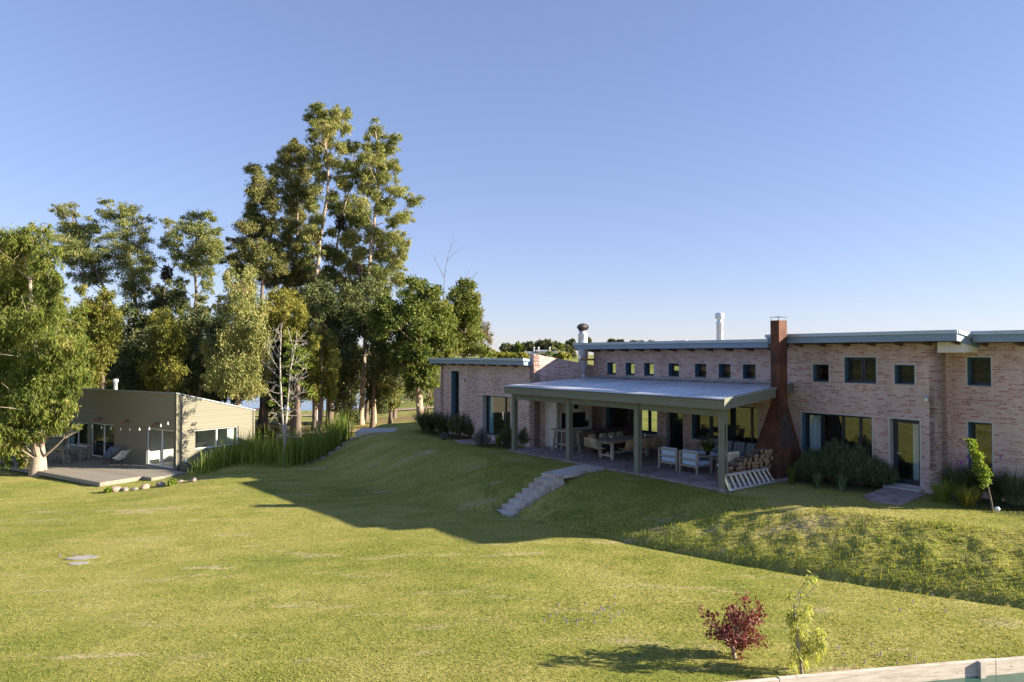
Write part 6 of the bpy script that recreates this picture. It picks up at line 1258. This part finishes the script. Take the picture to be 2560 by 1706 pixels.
# ------------------------------------------------------------------ far ridge: trees, bushes, farmhouse
zF_ = lambda x, y: (1200+x/4.525, 820+y/4.525)
far = [(290,210,62,60,'wide dark tree at the left end of the far ridge'),(375,215,36,50,'pointed tree second from the left on the far ridge'),(440,225,62,62,'bushy green tree third from the left on the far ridge'),(490,195,28,36,'small thin tree showing over the bushy one on the far ridge'),(565,200,52,60,'rounded grey-green tree left of the tallest pair on the far ridge'),(648,185,40,58,'narrow tall tree just left of the tallest pair on the far ridge'),(725,180,58,66,'left of the tallest pair of ridge trees'),(815,178,54,66,'right of the tallest pair of ridge trees'),(765,235,36,30,'low yellow-green tree before the tallest ridge pair'),(910,215,52,58,'green tree left of the flue on the far ridge'),(1015,185,58,88,'big grey-green tree directly left of the flue'),(970,220,40,48,'small tree leaning on the big grey-green one left of the flue'),(1220,150,46,44,'rounded tree just right of the flue, above the roof edge'),(1480,150,44,30,'tree top above the roof edge, left of a lower pair'),(1585,160,52,26,'wide low tree top above the middle roof edge'),(1740,160,42,14,'thin tree top over the roof, between two wider ones'),(1820,158,24,12,'tiny tree top over the roof, second from the right'),(1930,160,32,14,'last tiny tree top over the roof edge')]
for i, (x, y, rx, ry, lab) in enumerate(far):
    rng = np.random.default_rng(200+i); Yf = 235+rng.uniform(-12, 12)+(25 if x > 1150 else 0); lb = []
    for k in range(12): a = rng.uniform(0, 6.28); q = rng.random()**0.5; lb.append((x+rx*0.7*q*math.cos(a), y+ry*(0.25+0.75*q*math.sin(a)), rx*0.42, ry*0.42))
    lb += [(x+rng.uniform(-.5, .5)*rx, y+ry*q, rx*0.5, ry*0.4) for q in (1.0, 1.2, 1.5, 1.5)]
    tree('ridge_tree', lab, 'tree', Yf, [(x, y+ry+30), (x, y+ry*0.3), (x, y-ry*0.3)], 0.3, lb, 'leaf_green' if i in (2, 8, 9) else 'leaf_far', 'dark_bark', zF_, dens=120, L=0.8, W=0.28, droop=0.3, seed=300+i, group='trees along the far ridge', depth=1.5, tbias=0.5, limb_every=4, limb_r=0.15)
bs = [(190,300,70,40,'leaf_olive','yellow-green bush nearest the grove beyond the left roof'),(300,305,70,40,'leaf_olive','yellow-green bush second from the grove beyond the left roof'),(410,315,70,34,'leaf_olive','yellow-green bush just left of the parapet'),(505,310,50,34,'leaf_olive','yellow-green bush touching the brick parapet'),(800,290,38,30,'leaf_rosemary','grey-green bush in front of the far farmhouse'),(860,320,40,30,'leaf_green','green bush right of the grey-green one, before the far farmhouse'),(930,305,55,40,'leaf_olive','rounded yellow-green bush left of the flue'),(1000,315,30,35,'leaf_olive','bright bush close beside the flue'),(880,345,60,25,'leaf_green','low green bush right above the parapet slope')]
for i, (x, y, rx, ry, m_, lab) in enumerate(bs):
    rng = np.random.default_rng(400+i); lb = [(x+rng.uniform(-.6,.6)*rx, y+rng.uniform(-.4,.5)*ry, rx*0.5, ry*0.55) for _ in range(7)]
    tree('field_bush', lab, 'bush', 120, [(x, y+ry+60), (x, y)], 0.12, lb, m_, 'dark_bark', zF_, dens=120, L=0.4, W=0.12, droop=0.2, seed=420+i, group='bushes beyond the left roof', depth=1.0, tbias=0.62, limb_every=4, back=1)
Yh = 205.0; pA, pB = atY(*zF_(535, 300), Yh), atY(*zF_(965, 300), Yh); fh = thing('farmhouse', 'low grey-roofed farmhouse far off between the ridge trees', 'house', (float(pA[0]), Yh, 2.7))
Wd = float(pB[0]-pA[0])
for (a, b, h, d) in ((0.0, 0.25, 2.1, 8), (0.26, 0.56, 2.6, 9), (0.57, 1.0, 2.2, 8)):
    mb = MB(); mb.box(Wd*a+0.06, Wd*b-0.06, 0.3, d, -2, h-0.35); mb.build('wall', M['white_concrete'], fh); mb = MB(); mb.hexa([(Wd*a-0.3,-0.4,h-0.35),(Wd*b+0.3,-0.4,h-0.35),(Wd*b+0.3,d+.4,h),(Wd*a-0.3,d+.4,h),(Wd*a-0.3,-0.4,h-0.1),(Wd*b+0.3,-0.4,h-0.1),(Wd*b+0.3,d+.4,h+0.35),(Wd*a-0.3,d+.4,h+0.35)]); mb.build('roof', M['roof_grey'], fh)
    mb = MB(); k = max(1, int(Wd*(b-a)/3.5))
    for q in range(k): mb.box(Wd*a+1.0+q*3.2, Wd*a+2.6+q*3.2, 0.24, 0.299, 0.2, h-0.9)
    mb.build('windows', M['frame'], fh)
for a in (0.13, 0.25, 0.55): mb = MB(); mb.lathe([(0.2,0),(0.2,1.0),(0.28,1.05),(0.28,1.3),(0,1.35)], (Wd*a+0.6, 3, 2.4), 10); mb.build('chimney', M['white_concrete'], fh)

# ------------------------------------------------------------------ turf blades (uncountable)
rng = np.random.default_rng(33); N = 420000
yy = 9.5+ (34-9.5)*rng.random(N)**1.35; xx = (rng.random(N)*2-1)*0.78*yy
keep = xx < 17; xx, yy = xx[keep], yy[keep]
lx = (xx-HO[0])*hr[0] + (yy-HO[1])*hr[1]; ly = (xx-HO[0])*hv[0] + (yy-HO[1])*hv[1]
ok = ~(((lx > -14.3) & (lx < 0) & (ly > -5.3)) | ((ly > -0.4) & (lx > -4)) | ((lx < -14) & (ly > -3.8)) | ((lx > -9.4) & (lx < -7.5) & (ly > -9.5)) | (yy < 10.7+0.178*(xx-1.9)) & (xx > 0.8) | ((lx > 0) & (lx < 1.6) & (ly > -2.9)) | ((lx > -19) & (lx < -16) & (ly > -5.5)))
den = 0.5*vnoise(xx*0.9, yy*0.9, 51)+0.5*vnoise(xx*3.3, yy*3.3, 52)+0.4*vnoise(xx*0.25, yy*0.25, 53)
dcc = poly_sd(CREST, xx, yy); dtt = poly_sd(TOE, xx, yy); bank = np.where((dcc < 0.2) & (dtt > -0.15) & (xx > -1), 1.0, 0.0)
ok &= den + rng.normal(size=len(xx))*0.5 + 0.5*bank > -0.25
xx, yy, den, bank = xx[ok], yy[ok], den[ok], bank[ok]; n = len(xx); zz = terrain(xx, yy)-0.006
h = (0.014+0.028*rng.random(n)**2+0.02*np.clip(den, 0, 1))*(1+2.6*bank*rng.random(n)); a = rng.uniform(0, 6.28, n); w_ = 0.007+0.009*rng.random(n); ln = rng.normal(size=(n, 2))*0.03
B = np.stack([xx, yy, zz], 1); sx_ = np.stack([np.cos(a)*w_, np.sin(a)*w_, np.zeros(n)], 1); top = B+np.stack([ln[:, 0], ln[:, 1], h], 1)
V = np.stack([B-sx_, B+sx_, top], 1).reshape(-1, 3); tn = np.clip(0.52-0.5*vnoise(xx*0.35, yy*0.35, 60)-0.3*den-0.16*bank+(0.13+0.08*bank)*rng.normal(size=n), 0, 1)
tag(np_mesh('grass', V, np.arange(3*n).reshape(n, 3), M['grass_blade'], None, np.repeat(tn, 3)), 'short mown grass covering the lawn', 'grass', kind='stuff')

# tiny purple flowers in the lawn
rng = np.random.default_rng(71); mb = MB()
for (px, py, k, sp) in ((1440,1545,16,70),(1560,1530,9,60),(2300,1520,6,60),(2250,1650,8,60),(2110,1610,4,30),(175,1395,5,14),(2060,1640,5,50)):
    for _ in range(k):
        p = ground_hit(px+rng.normal()*sp, py+rng.normal()*sp*0.3); s = rng.uniform(0.012, 0.022); mb.lathe([(0.0,0.045),(s,0.06),(s*0.6,0.05),(0.003,0.0)], (p[0], p[1], p[2]), 6)
tag(mb.build('lawn_flowers', simple('violet_petals', (0.30, 0.18, 0.48), 0.8)), 'tiny violet flowers scattered in the lawn', 'flowers', kind='stuff')
